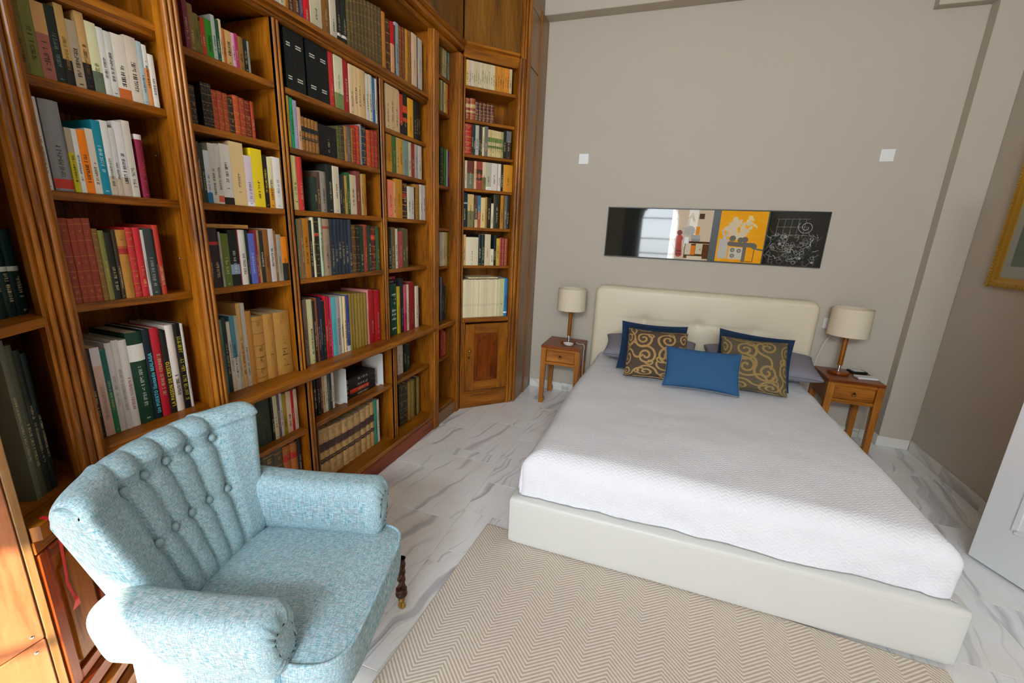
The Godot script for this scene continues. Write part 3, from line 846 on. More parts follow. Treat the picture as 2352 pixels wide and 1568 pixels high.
func all_books() -> void:
	var called := {"p": "paperback", "h": "hardback", "l": "leather_volume", "m": "magazine", "x": "box_file"}
	var noun := {"p": "paperback", "h": "hardback", "l": "leather bound volume with gilt bands", "m": "magazine", "x": "box file with white labels"}
	var room_above := {0.125: 0.36, 0.515: 0.255, 0.815: 0.405, 1.246: 0.284, 1.249: 0.284, 1.557: 0.233, 1.817: 0.206, 1.838: 0.196, 2.05: 0.233, 2.335: 0.33, 2.527: 0.169, 2.303: 0.197, 2.063: 0.213, 1.527: 0.264, 1.229: 0.272, 0.8: 0.402, 1.812: 0.46, 2.522: 0.174, 2.302: 0.193, 1.23: 0.255, 0.5: 0.24, 0.74: 0.465, 1.235: 0.5}
	var count := 0
	for row in BOOKS:
		var bay: int = row[0]
		var items: PackedStringArray = row[5].split(";")
		var total := 0.0
		for s in items:
			total += float(s.split(" ")[0]) / 1000.0
		var start: float = row[4]
		if not (bay == 3 and row[1] == 0):
			start = maxf(start, BAY_SPAN[bay][0] + 0.001)
		var most: float = BAY_SPAN[bay][1] - start
		if bay == 3 and row[1] == 0:
			most = 2.66 - start
		var fit := minf(1.0, (most - 0.002) / total)
		var names := []
		for s in items:
			var e := s.split(" ")
			names.append(colour_name(e[2]) if e.size() > 1 else "")
		var along := start
		for i in items.size():
			var e := items[i].split(" ")
			var w := float(e[0]) / 1000.0 * fit
			if e.size() == 1:
				along += w
				continue
			var h := minf(float(e[1]) / 1000.0, float(room_above.get(row[2], 0.3)) - 0.004)
			var mid := along + w / 2.0
			along += w
			var at := Vector3(row[3], row[2] + 0.0004, -mid)
			var turn := 0.0
			if bay == 6:
				var x := mid / sqrt(2.0)
				at = Vector3(x, row[2] + 0.0004, row[3] - x)
				turn = -PI / 4
			elif bay == 0:
				mid += 0.105 if row[1] == 2 else 0.0
				turn = deg_to_rad(32.0)
				at = Vector3(-1.5, row[2] + 0.0004, -0.64) + Vector3(cos(turn), 0, -sin(turn)) * -0.07 + Vector3(sin(turn), 0, cos(turn)) * -mid
			var before: String = names[i - 1] if i > 0 else ""
			var after: String = names[i + 1] if i < names.size() - 1 else ""
			var size := "slim " if w < 0.0155 else ("thick " if w > 0.036 else "")
			var what: String = size + names[i] + " " + noun[e[3]]
			var place := ""
			if before and after:
				place = "between %s and %s" % [before, after]
			elif before:
				place = "after a %s one" % before
			elif after:
				place = "before a %s one" % after
			else:
				place = "standing apart"
			var label := "%s %s, %s, %s" % [what, place, ROW_NAME[row[1]], BAY_NAME[bay]]
			label = label.replace(" with gilt bands", "").replace(" leather bound volume", " leather volume") if label.split(" ").size() > 16 else label
			label = label.replace(" with white labels", "") if label.split(" ").size() > 16 else label
			count += 1
			make_book(e, w - 0.0005, h, called[e[3]], label, "%s on the %s of the %s" % [called[e[3]].replace("_", " ") + "s", ROW_NAME[row[1]], BAY_NAME[bay]], at, turn, 1000 + count)


func flat_book(w: float, h: float, d: float, cover: String, called: String, label: String, at: Vector3, turn: float, band := "", tilt := 0.0) -> void:
	# lying down: spine to the front, width becomes height
	var t := thing(called, label, "book", at, turn)
	var b := MB.new()
	var ro := Basis(Vector3(1, 0, 0), PI / 2)
	b.xf = Transform3D(ro, Vector3(0, w / 2, -h / 2))
	var zones := [[0.0, h, lin(cover)]]
	if band:
		zones = [[0.0, h * 0.25, lin("1a1a1a")], [h * 0.25, h * 0.95, lin(band)], [h * 0.95, h, lin(cover)]]
	book_cover(b, w, h, d, w * 0.12, minf(0.0025, w * 0.18), zones, [[0.0, h, lin(cover)]])
	part(b, "cover", M.cover, t)
	var p := MB.new()
	p.box(Vector3(-d + 0.003, 0.0025, -h / 2 + 0.003), Vector3(-0.006, w - 0.0025, h / 2 - 0.003))
	part(p, "pages", M.pages, t)
	var r := RandomNumberGenerator.new()
	r.seed = int(at.x * 1000) + int(at.y * 1000)
	var m := MB.new()
	m.col = lin("d8d2c0") if lin(cover).get_luminance() < 0.16 else lin("6a5a40")
	m.xf = b.xf
	marks(m, 0.0004, h * 0.3, h * 0.7, w * 0.4, r)
	part(m, "title", M.print, t)
	if tilt:
		t.rotation.x = tilt


# ---------------------------------------------------------------- the room
func reeded(b: MB, z0: float, z1: float, back: float, front: float, y0: float, y1: float, reeds: int) -> void:
	# an upright with half-round reeds on its face, z0 < z1
	var o := [Vector2(z0, back), Vector2(z1, back)]
	var edge := (z1 - z0) * 0.1
	o.append(Vector2(z1, front - 0.012))
	var w := (z1 - z0 - 2 * edge) / reeds
	for k in reeds:
		var c := z1 - edge - (k + 0.5) * w
		for s in 9:
			var a := PI * s / 8.0
			o.append(Vector2(c + cos(a) * w * 0.47, front - 0.012 + sin(a) * 0.012))
	o.append(Vector2(z0, front - 0.012))
	b.extrude(o, 2, 0, 1, y0, y1, 1)


func plank(parent: Node3D, called: String, a: Vector3, e: Vector3, m: Material, grain := 2, r := 0.003) -> MeshInstance3D:
	var b := woody()
	b.box(a, e, r, grain)
	return part(b, called, m, parent)


func room() -> void:
	# floor of 60 x 40 marble slabs laid in half bond
	var g := MB.new()
	g.box(Vector3(-1.92, -0.15, WALL_Z), Vector3(RIGHT_X, -0.0015, REAR_Z))
	var fl := struct(g, "floor", M.grout)
	for k in 11:
		var x0 := -2.07 + 0.4 * k
		var x1 := x0 + 0.4
		var z := WALL_Z - (0.263 if k % 2 == 0 else 0.057)
		while z < REAR_Z:
			var a := Vector3(maxf(x0, -1.92) + 0.0006, -0.012, maxf(z, WALL_Z) + 0.0006)
			var e := Vector3(minf(x1, RIGHT_X) - 0.0006, 0.0, minf(z + 0.612, REAR_Z) - 0.0006)
			z += 0.612
			if e.x - a.x < 0.01 or e.z - a.z < 0.01:
				continue
			var b := woody()
			if rng.randf() < 0.3:
				b.off.x += 0.37
			b.box(a, e, 0.0012, 2)
			part(b, "tile", M.marble, fl)
	var c := MB.new()
	c.box(Vector3(-2.1, CEIL_Y, WALL_Z - 0.2), Vector3(RIGHT_X + 0.2, CEIL_Y + 0.15, REAR_Z + 0.25))
	struct(c, "ceiling", M.ceiling)
	var w := MB.new()
	w.box(Vector3(-2.1, -0.15, WALL_Z - 0.2), Vector3(RIGHT_X + 0.2, CEIL_Y, WALL_Z))
	struct(w, "wall_back", M.wall)
	w = MB.new()
	w.box(Vector3(RIGHT_X, -0.15, WALL_Z), Vector3(RIGHT_X + 0.2, CEIL_Y, REAR_Z + 0.25))
	struct(w, "wall_right", M.wall)
	w = MB.new()
	w.box(Vector3(-2.1, -0.15, WALL_Z), Vector3(-1.92, CEIL_Y, REAR_Z + 0.25))
	struct(w, "wall_left", M.wall)
	# pillar in the corner, the beam over the headboard and the boxed duct by the pillar
	w = MB.new()
	w.box(Vector3(1.775, 0, WALL_Z), Vector3(RIGHT_X, CEIL_Y, -3.862), 0.004)
	struct(w, "trim_1", M.wall)
	w = MB.new()
	w.box(Vector3(-1.92, 3.215, WALL_Z), Vector3(1.775, CEIL_Y, -3.83), 0.004)
	struct(w, "trim_2", M.wall)
	w = MB.new()
	w.box(Vector3(1.475, 3.035, WALL_Z), Vector3(1.775, 3.215, -3.885), 0.003)
	struct(w, "trim_3", M.wall)
	# skirting of marble pieces
	w = MB.new()
	w.box(Vector3(-1.13, 0, WALL_Z), Vector3(1.775, 0.001, WALL_Z + 0.012))
	var sk := struct(w, "baseboard_back", M.grout)
	var x := -1.125
	while x < 1.77:
		var b := woody()
		b.box(Vector3(x + 0.0006, 0.001, WALL_Z), Vector3(minf(x + 0.4, 1.775) - 0.0006, 0.082, WALL_Z + 0.014), 0.002, 0)
		part(b, "tile", M.skirting, sk)
		x += 0.4
	w = MB.new()
	w.box(Vector3(1.761, 0, -3.95), Vector3(RIGHT_X, 0.001, -3.848))
	sk = struct(w, "baseboard_pillar", M.grout)
	var bb := woody()
	bb.box(Vector3(1.761, 0.001, -3.862), Vector3(RIGHT_X - 0.014, 0.082, -3.848), 0.002, 0)
	part(bb, "tile", M.skirting, sk)
	bb = woody()
	bb.box(Vector3(1.761, 0.001, -3.938), Vector3(1.775, 0.082, -3.863), 0.002, 2)
	part(bb, "tile", M.skirting, sk)
	w = MB.new()
	w.box(Vector3(RIGHT_X - 0.012, 0, -3.848), Vector3(RIGHT_X, 0.001, -1.95))
	sk = struct(w, "baseboard_right", M.grout)
	var z := -3.848
	while z < -1.96:
		var b := woody()
		b.box(Vector3(RIGHT_X - 0.014, 0.001, z + 0.0008), Vector3(RIGHT_X, 0.082, minf(z + 0.4, -1.95) - 0.0008), 0.002, 2)
		part(b, "tile", M.skirting, sk)
		z += 0.4
	rear_wall()


func rear_wall() -> void:
	# the wall behind the camera with its arched balcony window
	var xl := -0.56
	var xr := 0.26
	var spring := 1.90
	var rad := (xr - xl) / 2.0
	var o := [Vector2(-1.92, -0.15), Vector2(xl, -0.15), Vector2(xl, spring)]
	for k in 17:
		var a := PI - PI * k / 16.0
		o.append(Vector2((xl + xr) / 2 + cos(a) * rad, spring + sin(a) * rad))
	o.append_array([Vector2(xr, -0.15), Vector2(RIGHT_X, -0.15), Vector2(RIGHT_X, 2.6), Vector2(-1.92, 2.6)])
	var w := MB.new()
	w.extrude(o, 0, 1, 2, REAR_Z, REAR_Z + 0.25, 1)
	# over it an opening for the long high window, unseen, added for light
	w.box(Vector3(-1.92, 2.6, REAR_Z), Vector3(-1.25, 3.2, REAR_Z + 0.25))
	w.box(Vector3(1.25, 2.6, REAR_Z), Vector3(RIGHT_X, 3.2, REAR_Z + 0.25))
	w.box(Vector3(-1.92, 3.2, REAR_Z), Vector3(RIGHT_X, CEIL_Y, REAR_Z + 0.25))
	struct(w, "wall_rear", M.wall)
	var fr := Node3D.new()
	fr.name = "window_1"
	fr.set_meta("kind", "structure")
	add_child(fr)
	var zf := REAR_Z + 0.12
	var pts := [Vector3(xl + 0.015, 0, zf), Vector3(xl + 0.015, spring, zf)]
	for k in range(1, 16):
		var a := PI - PI * k / 16.0
		pts.append(Vector3((xl + xr) / 2 + cos(a) * (rad - 0.015), spring + sin(a) * (rad - 0.015), zf))
	pts.append_array([Vector3(xr - 0.015, spring, zf), Vector3(xr - 0.015, 0, zf)])
	var b := MB.new()
	b.tube(pts, 0.022, 8)
	part(b, "window_frame", M.white_paint, fr)
	for y in [0.5, 0.85, 1.19, 1.51, 1.95]:
		b = MB.new()
		var half: float = rad if y < spring else sqrt(rad * rad - (y - spring) * (y - spring))
		b.box(Vector3((xl + xr) / 2 - half + 0.02, y - 0.012, zf - 0.012), Vector3((xl + xr) / 2 + half - 0.02, y + 0.012, zf + 0.012), 0.003)
		part(b, "glazing_bar", M.white_paint, fr)
	var po := [Vector2(xl + 0.02, 0.0), Vector2(xr - 0.02, 0.0), Vector2(xr - 0.02, spring)]
	for k in 15:
		var a := PI * (k + 1) / 16.0
		po.append(Vector2((xl + xr) / 2 + cos(a) * (rad - 0.02), spring + sin(a) * (rad - 0.02)))
	po.append(Vector2(xl + 0.02, spring))
	b = MB.new()
	b.extrude(po, 0, 1, 2, zf - 0.002, zf + 0.002, 1)
	part(b, "pane", M.pane, fr)
	var hi := Node3D.new()  # unseen high window, added to light the bed and seat from above
	hi.name = "added_window_2"
	hi.set_meta("kind", "structure")
	add_child(hi)
	for k in 5:
		b = MB.new()
		var bx := -1.23 + 2.46 * k / 4.0
		b.box(Vector3(bx - 0.02, 2.6, zf - 0.02), Vector3(bx + 0.02, 3.2, zf + 0.02), 0.004)
		part(b, "mullion", M.white_paint, hi)
	for y in [2.62, 3.18]:
		b = MB.new()
		b.box(Vector3(-1.25, y - 0.02, zf - 0.019), Vector3(1.25, y + 0.02, zf + 0.019), 0.004)
		part(b, "window_frame", M.white_paint, hi)
	for k in 4:
		b = MB.new()
		b.box(Vector3(-1.21 + 0.615 * k, 2.64, zf - 0.002), Vector3(-1.21 + 0.615 * k + 0.575, 3.16, zf + 0.002))
		part(b, "pane", M.pane, hi)
	# unseen overhang, added to block the sun from the added high window
	b = MB.new()
	b.box(Vector3(-3.5, 3.45, REAR_Z + 0.25), Vector3(3.5, 3.55, REAR_Z + 2.05))
	struct(b, "added_roof", M.ceiling)
	# terrace outside
	b = MB.new()
	b.box(Vector3(-6, -0.3, REAR_Z + 0.25), Vector3(6, -0.152, REAR_Z + 9))
	struct(b, "ground", M.grout)
	# curtain drawn to the side of the window
	var t := thing("curtain", "grey blue curtain drawn beside the arched window", "curtain", Vector3(-0.72, 0.02, REAR_Z - 0.06))
	b = MB.new()
	b.grid(60, 6, func(u, v): return Vector3((u - 0.5) * 0.36, v * 2.4, 0.03 * sin(u * TAU * 6.0) * (0.7 + 0.3 * v)), 0.8, 2.4)
	part(b, "drape", M.curtain, t)
	b = MB.new()
	b.tube([Vector3(-0.25, 2.42, 0), Vector3(1.3, 2.42, 0)], 0.012, 8)
	part(b, "rod", M.old_brass, t)


# ---------------------------------------------------------------- bookcase
func bookcase() -> void:
	var t := thing("bookcase", "long built-in bookcase of varnished orange brown wood, full of books", "bookcase")
	var S := -1.575
	plank(t, "back_panel", Vector3(-1.915, 0.0, -3.2), Vector3(-1.90, 3.42, -0.70), M.wood, 1, 0.0)
	# uprights with reeded fronts
	for p in [[-0.70, -0.628, -0.70, -0.678, 3], [-1.094, -1.034, -1.094, -1.062, 3], [-2.748, -2.662, -2.748, -2.694, 3], [-3.096, -3.032, -3.096, -3.032, 2]]:
		var b := woody()
		b.box(Vector3(-1.90, 0.0, p[2]), Vector3(-1.54, 2.70, p[3]), 0.0, 1)
		reeded(b, p[0], p[1], -1.54, -1.50, 0.0, 2.70, p[4])
		part(b, "upright", M.wood, t)
	# plain dividers above and below the ledge
	for p in [[-1.545, -1.498, 0.815, 2.282, S + 0.008], [-2.235, -2.185, 0.815, 2.282, S + 0.008], [-1.556, -1.51, 0.125, 0.775, -1.548], [-2.266, -2.22, 0.125, 0.775, -1.548]]:
		var b := woody()
		b.box(Vector3(-1.90, p[2], p[0]), Vector3(p[4] - 0.006, p[3], p[1]), 0.0, 1)
		reeded(b, p[0], p[1], p[4] - 0.006, p[4], p[2], p[3], 2)
		part(b, "divider", M.wood, t)
	# shelves bay by bay: [from, to, heights]
	for s in [[-1.0619, -0.7001, [1.246, 1.557, 1.838]], [-1.4979, -1.0941, [1.249, 1.557, 1.817, 2.05]], [-2.1849, -1.5451, [1.249, 1.557, 1.817, 2.05]], [-2.6939, -2.2351, [1.249, 1.557, 1.817, 2.05]], [-3.0319, -2.7481, [0.50, 1.23, 1.513, 1.812, 2.302, 2.522]]]:
		for y in s[2]:
			plank(t, "shelf", Vector3(-1.90, y - 0.024, s[0]), Vector3(S, y, s[1]), M.wood, 2, 0.003)
	for s in [[-1.4999, -1.0941], [-2.2099, -1.5561], [-2.6939, -2.2661]]:
		plank(t, "shelf", Vector3(-1.90, 0.491, s[0] - (0.01 if s[0] > -1.6 else 0.01)), Vector3(-1.56, 0.515, s[1]), M.wood, 2, 0.003)
	# ledge over the lower cupboards
	var b := woody()
	var o := [Vector2(0.775, -1.90), Vector2(0.815, -1.90), Vector2(0.815, -1.512)]
	for k in 7:
		var a := PI / 2 - PI * k / 6.0
		o.append(Vector2(0.795 + sin(a) * 0.02, -1.512 + cos(a) * 0.017))
	o.append(Vector2(0.775, -1.53))
	b.extrude(o, 1, 0, 2, -2.6939, -1.0941, 2)
	part(b, "ledge", M.wood, t)
	plank(t, "ledge", Vector3(-1.90, 0.78, -1.0619), Vector3(-1.525, 0.815, -0.7001), M.wood, 2, 0.006)
	plank(t, "ledge", Vector3(-1.90, 0.765, -3.0319), Vector3(-1.515, 0.80, -2.7481), M.wood, 2, 0.006)
	# moulded rail under the long top shelf, and the one in the bay behind the armchair
	for s in [[-2.6939, -1.0941, 2.335, 0.052], [-1.0619, -0.7001, 2.07, 0.0366]]:
		b = woody()
		var y: float = s[2]
		b.extrude([Vector2(y, -1.90), Vector2(y, -1.545), Vector2(y - 0.006, -1.538), Vector2(y - 0.024, -1.538), Vector2(y - 0.028, -1.56), Vector2(y - 0.036, -1.565), Vector2(y - 0.036, -1.90)], 1, 0, 2, s[0], s[1], 2)
		part(b, "moulded_shelf", M.wood, t)
		if s[3] > 0.04:
			b = woody()
			b.box(Vector3(-1.60, y - s[3], s[0]), Vector3(-1.566, y - 0.0365, s[1]), 0.004, 2)
			part(b, "rail", M.wood, t)
	# lower shelf board and plinth
	plank(t, "shelf", Vector3(-1.90, 0.095, -2.6939), Vector3(-1.515, 0.125, -1.0941), M.wood, 2, 0.004)
	plank(t, "plinth", Vector3(-1.55, 0.0, -2.6619), Vector3(-1.512, 0.094, -1.0941), M.wood_red, 2, 0.003)
	plank(t, "shelf", Vector3(-1.90, 0.10, -3.0319), Vector3(-1.525, 0.125, -2.7481), M.wood, 2, 0.003)
	plank(t, "plinth", Vector3(-1.55, 0.0, -3.0319), Vector3(-1.512, 0.10, -2.7481), M.veneer, 2, 0.003)
	plank(t, "plinth", Vector3(-1.55, 0.0, -1.0619), Vector3(-1.512, 0.1, -0.7001), M.wood_red, 2, 0.003)
	plank(t, "cupboard_front", Vector3(-1.56, 0.1, -1.0619), Vector3(-1.54, 0.78, -0.7001), M.wood, 1, 0.003)
	# cornice and the cupboards over it
	b = woody()
	b.extrude([Vector2(2.70, -1.90), Vector2(2.70, -1.53), Vector2(2.712, -1.515), Vector2(2.724, -1.535), Vector2(2.735, -1.50), Vector2(2.75, -1.492), Vector2(2.762, -1.502), Vector2(2.772, -1.478), Vector2(2.785, -1.478), Vector2(2.79, -1.50), Vector2(2.79, -1.90)], 1, 0, 2, -3.10, -0.64, 2)
	part(b, "cornice", M.wood, t)
	for s in [[-1.10, -0.64], [-1.70, -1.104], [-2.30, -1.704], [-3.085, -2.304]]:
		b = woody()
		b.box(Vector3(-1.53, 2.795, s[0]), Vector3(-1.505, 3.42, s[1]), 0.004, 1)
		part(b, "overhead_door", M.veneer_brown, t)
	plank(t, "side_panel", Vector3(-1.90, 2.7901, -3.10), Vector3(-1.531, 3.42, -3.086), M.veneer, 1, 0.0)
	# shelf pegs left in the side of the bay behind the armchair
	for q in [[1.745, -1.72], [1.70, -1.66], [1.62, -1.69], [1.36, -1.62], [0.62, -1.62]]:
		b = MB.new()
		b.xf = Transform3D(Basis(Vector3(1, 0, 0), PI / 2), Vector3(q[1], q[0], -1.0618))
		b.lathe([[0.0, 0.0], [0.003, 0.0], [0.003, 0.004], [0.0, 0.004]], Vector3.ZERO, 8)
		part(b, "shelf_peg", M.chrome, t)


func panel_door(t: Node3D, z0: float, z1: float, y0: float, y1: float, x: float, inset: float, rise: float, knob_z: float, m: Material, mp: Material) -> void:
	# a framed door in a unit's own axes (x outwards): stiles, rails, a sunk field and a raised arched panel
	var d := Node3D.new()
	d.name = "door"
	t.add_child(d, true)
	var za := z0 + inset
	var zb := z1 - inset
	var ya := y0 + inset
	var yb := y1 - inset
	for s in [[z0, za, y0, y1, 1], [zb, z1, y0, y1, 1], [za, zb, y0, ya, 2], [za, zb, yb, y1, 2]]:
		var b := woody()
		b.box(Vector3(x - 0.022, s[2], s[0]), Vector3(x, s[3], s[1]), 0.003, s[4])
		part(b, "frame_rail" if s[4] == 2 else "frame_stile", m, d)
	var b := woody()
	b.box(Vector3(x - 0.02, ya, za), Vector3(x - 0.012, yb, zb), 0.0, 1)
	part(b, "sunk_field", mp, d)
	var gap := (zb - za) * 0.14
	var o := [Vector2(za + gap, ya + gap), Vector2(zb - gap, ya + gap)]
	var top := yb - gap - rise
	for k in 13:
		var q := k / 12.0
		var zz := lerpf(zb - gap, za + gap, q)
		o.append(Vector2(zz, top + rise * sin(PI * clampf((q - 0.1) / 0.8, 0.0, 1.0))))
	b = woody()
	b.extrude(o, 2, 1, 0, x - 0.012, x - 0.003, 1)
	part(b, "raised_panel", mp, d)
	if knob_z < 90.0:
		b = MB.new()
		b.xf = Transform3D(Basis(Vector3(0, 0, 1), -PI / 2), Vector3(x, (y0 + y1) / 2 + 0.07, knob_z))
		b.lathe([[0.0, 0.0], [0.006, 0.0], [0.005, 0.012], [0.011, 0.017], [0.012, 0.022], [0.007, 0.027], [0.0, 0.028]], Vector3.ZERO, 14)
		part(b, "knob", M.brass, d)
		b = MB.new()
		b.box(Vector3(x, (y0 + y1) / 2 - 0.005, knob_z - 0.006), Vector3(x + 0.0012, (y0 + y1) / 2 + 0.018, knob_z + 0.006), 0.0005)
		part(b, "key_plate", M.old_brass, d)


func corner_bookcase() -> void:
	var t := thing("corner_bookcase", "angled corner bookcase with open shelves above an arched panel door", "bookcase", Vector3(-1.5, 0, -3.1), -PI / 4)
	var L := -0.4985
	var sx := -0.03
	var b := woody()
	b.box(Vector3(-0.26, 0.0, -0.012), Vector3(-0.005, 2.70, 0.0), 0.0, 1)
	part(b, "side_panel", M.wood, t)
	b = woody()
	b.box(Vector3(-0.26, 0.0, L + 0.028), Vector3(-0.03, 2.70, L + 0.066), 0.0, 1)
	reeded(b, L, L + 0.066, -0.03, 0.002, 0.0, 2.77, 2)
	part(b, "upright", M.wood, t)
	plank(t, "back_panel", Vector3(-0.27, 0.0, L + 0.03), Vector3(-0.26, 3.42, 0.0), M.wood, 1, 0.0)
	for y in [1.229, 1.527, 1.817, 2.063, 2.303, 2.527]:
		plank(t, "shelf", Vector3(-0.26, y - 0.022, L + 0.0661), Vector3(sx, y, -0.0121), M.wood, 2, 0.003)
	plank(t, "ledge", Vector3(-0.26, 0.762, L + 0.0661), Vector3(0.008, 0.80, -0.0121), M.wood, 2, 0.008)
	plank(t, "face_stile", Vector3(-0.03, 0.135, -0.04), Vector3(-0.004, 0.762, -0.0121), M.wood, 1, 0.002)
	panel_door(t, L + 0.068, -0.042, 0.155, 0.745, -0.004, 0.085, 0.045, -0.075, M.wood, M.wood_deep)
	for y in [0.25, 0.65]:
		b = MB.new()
		b.lathe([[0.0, -0.035], [0.005, -0.035], [0.005, 0.035], [0.0, 0.035]], Vector3(-0.001, y, L + 0.067), 8)
		part(b, "hinge", M.wood, t)
	plank(t, "rail", Vector3(-0.03, 0.135, L + 0.0661), Vector3(-0.006, 0.153, -0.041), M.wood, 2, 0.0)
	plank(t, "plinth", Vector3(-0.03, 0.0, L + 0.0661), Vector3(-0.002, 0.134, -0.0121), M.wood, 2, 0.003)
	b = woody()
	b.extrude([Vector2(2.70, -0.26), Vector2(2.70, -0.015), Vector2(2.72, -0.008), Vector2(2.735, 0.0), Vector2(2.75, 0.008), Vector2(2.765, 0.003), Vector2(2.775, 0.02), Vector2(2.79, 0.02), Vector2(2.79, -0.26)], 1, 0, 2, L + 0.0661, 0.0, 2)
	part(b, "cornice", M.wood, t)
	b = woody()
	b.box(Vector3(-0.03, 2.795, L + 0.05), Vector3(-0.004, 3.42, -0.002), 0.004, 1)
	part(b, "overhead_door", M.veneer_brown, t)
	b = woody()
	reeded(b, L, L + 0.048, -0.03, 0.004, 2.771, 3.42, 2)
	part(b, "upright", M.wood, t)


func wardrobe() -> void:
	var t := thing("wardrobe", "tall plain veneered wardrobe standing between the corner bookcase and white wall", "wardrobe")
	plank(t, "carcass", Vector3(-1.22, 0.0, -3.95), Vector3(-1.152, 3.21, -3.50), M.veneer, 1, 0.0)
	plank(t, "post", Vector3(-1.152, 0.0, -3.499), Vector3(-1.132, 3.21, -3.462), M.wood, 1, 0.003)
	plank(t, "door", Vector3(-1.15, 0.012, -3.715), Vector3(-1.13, 2.735, -3.501), M.veneer, 1, 0.002)
	plank(t, "overhead_door", Vector3(-1.15, 2.742, -3.715), Vector3(-1.13, 3.125, -3.501), M.veneer, 1, 0.002)
	plank(t, "post", Vector3(-1.15, 0.0, -3.735), Vector3(-1.124, 3.21, -3.719), M.wood, 1, 0.003)
	plank(t, "door", Vector3(-1.15, 0.012, -3.948), Vector3(-1.13, 3.208, -3.738), M.veneer, 1, 0.002)
	plank(t, "rail", Vector3(-1.15, 3.13, -3.715), Vector3(-1.13, 3.21, -3.501), M.veneer, 2, 0.002)
	plank(t, "filler", Vector3(-1.22, 3.211, -3.828), Vector3(-1.14, 3.44, -3.50), M.veneer, 2, 0.002)


func end_unit() -> void:
	# the angled end bookcase and the tall cupboard by the window
	var th := deg_to_rad(32.0)
	var t := thing("end_bookcase", "narrow angled end bookcase with arched cupboard door beside the reddish cupboard", "bookcase", Vector3(-1.5, 0, -0.64), th)
	# boards reach back between the neighbours (own axes: x out of the face, z along it)
	var own := func(x: float, z: float) -> Vector2:
		var d := Vector3(x + 1.5, 0, z + 0.64)
		return Vector2(d.x * cos(th) - d.z * sin(th), d.x * sin(th) + d.z * cos(th))
	var shape := [own.call(-1.495, -0.626), own.call(-1.392, -0.466), own.call(-1.89, -0.466), own.call(-1.89, -0.676), own.call(-1.543, -0.676), own.call(-1.543, -0.626)]
	for y in [1.235, 1.76, 2.2]:
		var b := woody()
		b.extrude(shape, 0, 2, 1, y - 0.024, y, 2)
		part(b, "shelf", M.wood, t)
	var b := woody()
	b.extrude([Vector2(0.014, 0.014), Vector2(0.014, 0.196), own.call(-1.395, -0.466), own.call(-1.89, -0.466), own.call(-1.89, -0.676), own.call(-1.543, -0.676), own.call(-1.543, -0.626), own.call(-1.497, -0.626)], 0, 2, 1, 0.70, 0.74, 2)
	part(b, "ledge", M.wood, t)
	panel_door(t, 0.012, 0.202, 0.215, 0.66, 0.0, 0.034, 0.034, 99.0, M.wood_red, M.wood)
	plank(t, "rail", Vector3(-0.02, 0.664, 0.002), Vector3(0.0, 0.70, 0.206), M.wood, 2, 0.002)
	# stepped base mouldings
	plank(t, "base_moulding", Vector3(-0.03, 0.155, -0.005), Vector3(0.012, 0.213, 0.206), M.wood_red, 2, 0.012)
	plank(t, "base_moulding", Vector3(-0.03, 0.10, -0.008), Vector3(0.026, 0.153, 0.206), M.wood, 2, 0.014)
	plank(t, "base_moulding", Vector3(-0.03, 0.0, -0.012), Vector3(0.04, 0.098, 0.206), M.wood, 2, 0.02)
	var w := woody()
	w.extrude([own.call(-1.899, -0.676), own.call(-1.899, -0.466), own.call(-1.891, -0.466), own.call(-1.891, -0.676)], 0, 2, 1, 0.0, 3.4, 1)
	part(w, "back_panel", M.wood, t)
	# tall cupboard with plain reddish doors
	var c := thing("tall_cupboard", "sunlit reddish cupboard with plain flat doors by the window wall", "cupboard")
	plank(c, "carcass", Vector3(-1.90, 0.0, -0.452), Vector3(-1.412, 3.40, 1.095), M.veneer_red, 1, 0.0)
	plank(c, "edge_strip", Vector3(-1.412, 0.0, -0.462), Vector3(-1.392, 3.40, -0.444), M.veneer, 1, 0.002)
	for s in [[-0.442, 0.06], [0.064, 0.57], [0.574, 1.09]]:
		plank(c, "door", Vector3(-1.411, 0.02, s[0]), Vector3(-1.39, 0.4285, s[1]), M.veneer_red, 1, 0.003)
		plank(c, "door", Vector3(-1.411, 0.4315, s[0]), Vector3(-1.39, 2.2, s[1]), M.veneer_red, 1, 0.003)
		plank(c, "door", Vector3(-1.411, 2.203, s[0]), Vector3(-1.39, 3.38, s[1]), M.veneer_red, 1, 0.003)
	for y in [0.455, 0.405]:
		var sb := MB.new()
		sb.xf = Transform3D(Basis(Vector3(0, 0, 1), -PI / 2), Vector3(-1.39, y, -0.42))
		sb.lathe([[0.004, 0.0], [0.004, 0.0008], [0.0, 0.0012]], Vector3.ZERO, 10)
		part(sb, "screw", M.chrome, c)
	# red ribbon hanging from the ledge of the end bookcase
	var rb := MB.new()
	var path := [[0.17, 0.748, 0.0], [0.172, 0.744, 0.02], [0.168, 0.72, 0.03], [0.166, 0.66, 0.024], [0.165, 0.60, 0.02], [0.168, 0.54, 0.018], [0.16, 0.49, 0.02]]
	rb.grid(6, 1, func(u, v):
		var p = path[int(round(u * 6))]
		return Vector3(p[2], p[1], p[0] + (v - 0.5) * (0.012 - 0.004 * u)), 1, 1)
	var ro := thing("ribbon", "red ribbon hanging over the ledge of the end bookcase", "ribbon", Vector3(-1.5, 0, -0.64), th)
	part(rb, "band", M.red_ribbon, ro)
	rb = MB.new()
	rb.grid(4, 1, func(u, v): return Vector3(0.0215 + 0.002 * sin(u * 5.0), 0.49 - 0.035 * u, 0.16 + (v - 0.5) * (0.008 + 0.02 * u)), 1, 1)
	part(rb, "tail", M.red_ribbon, ro)


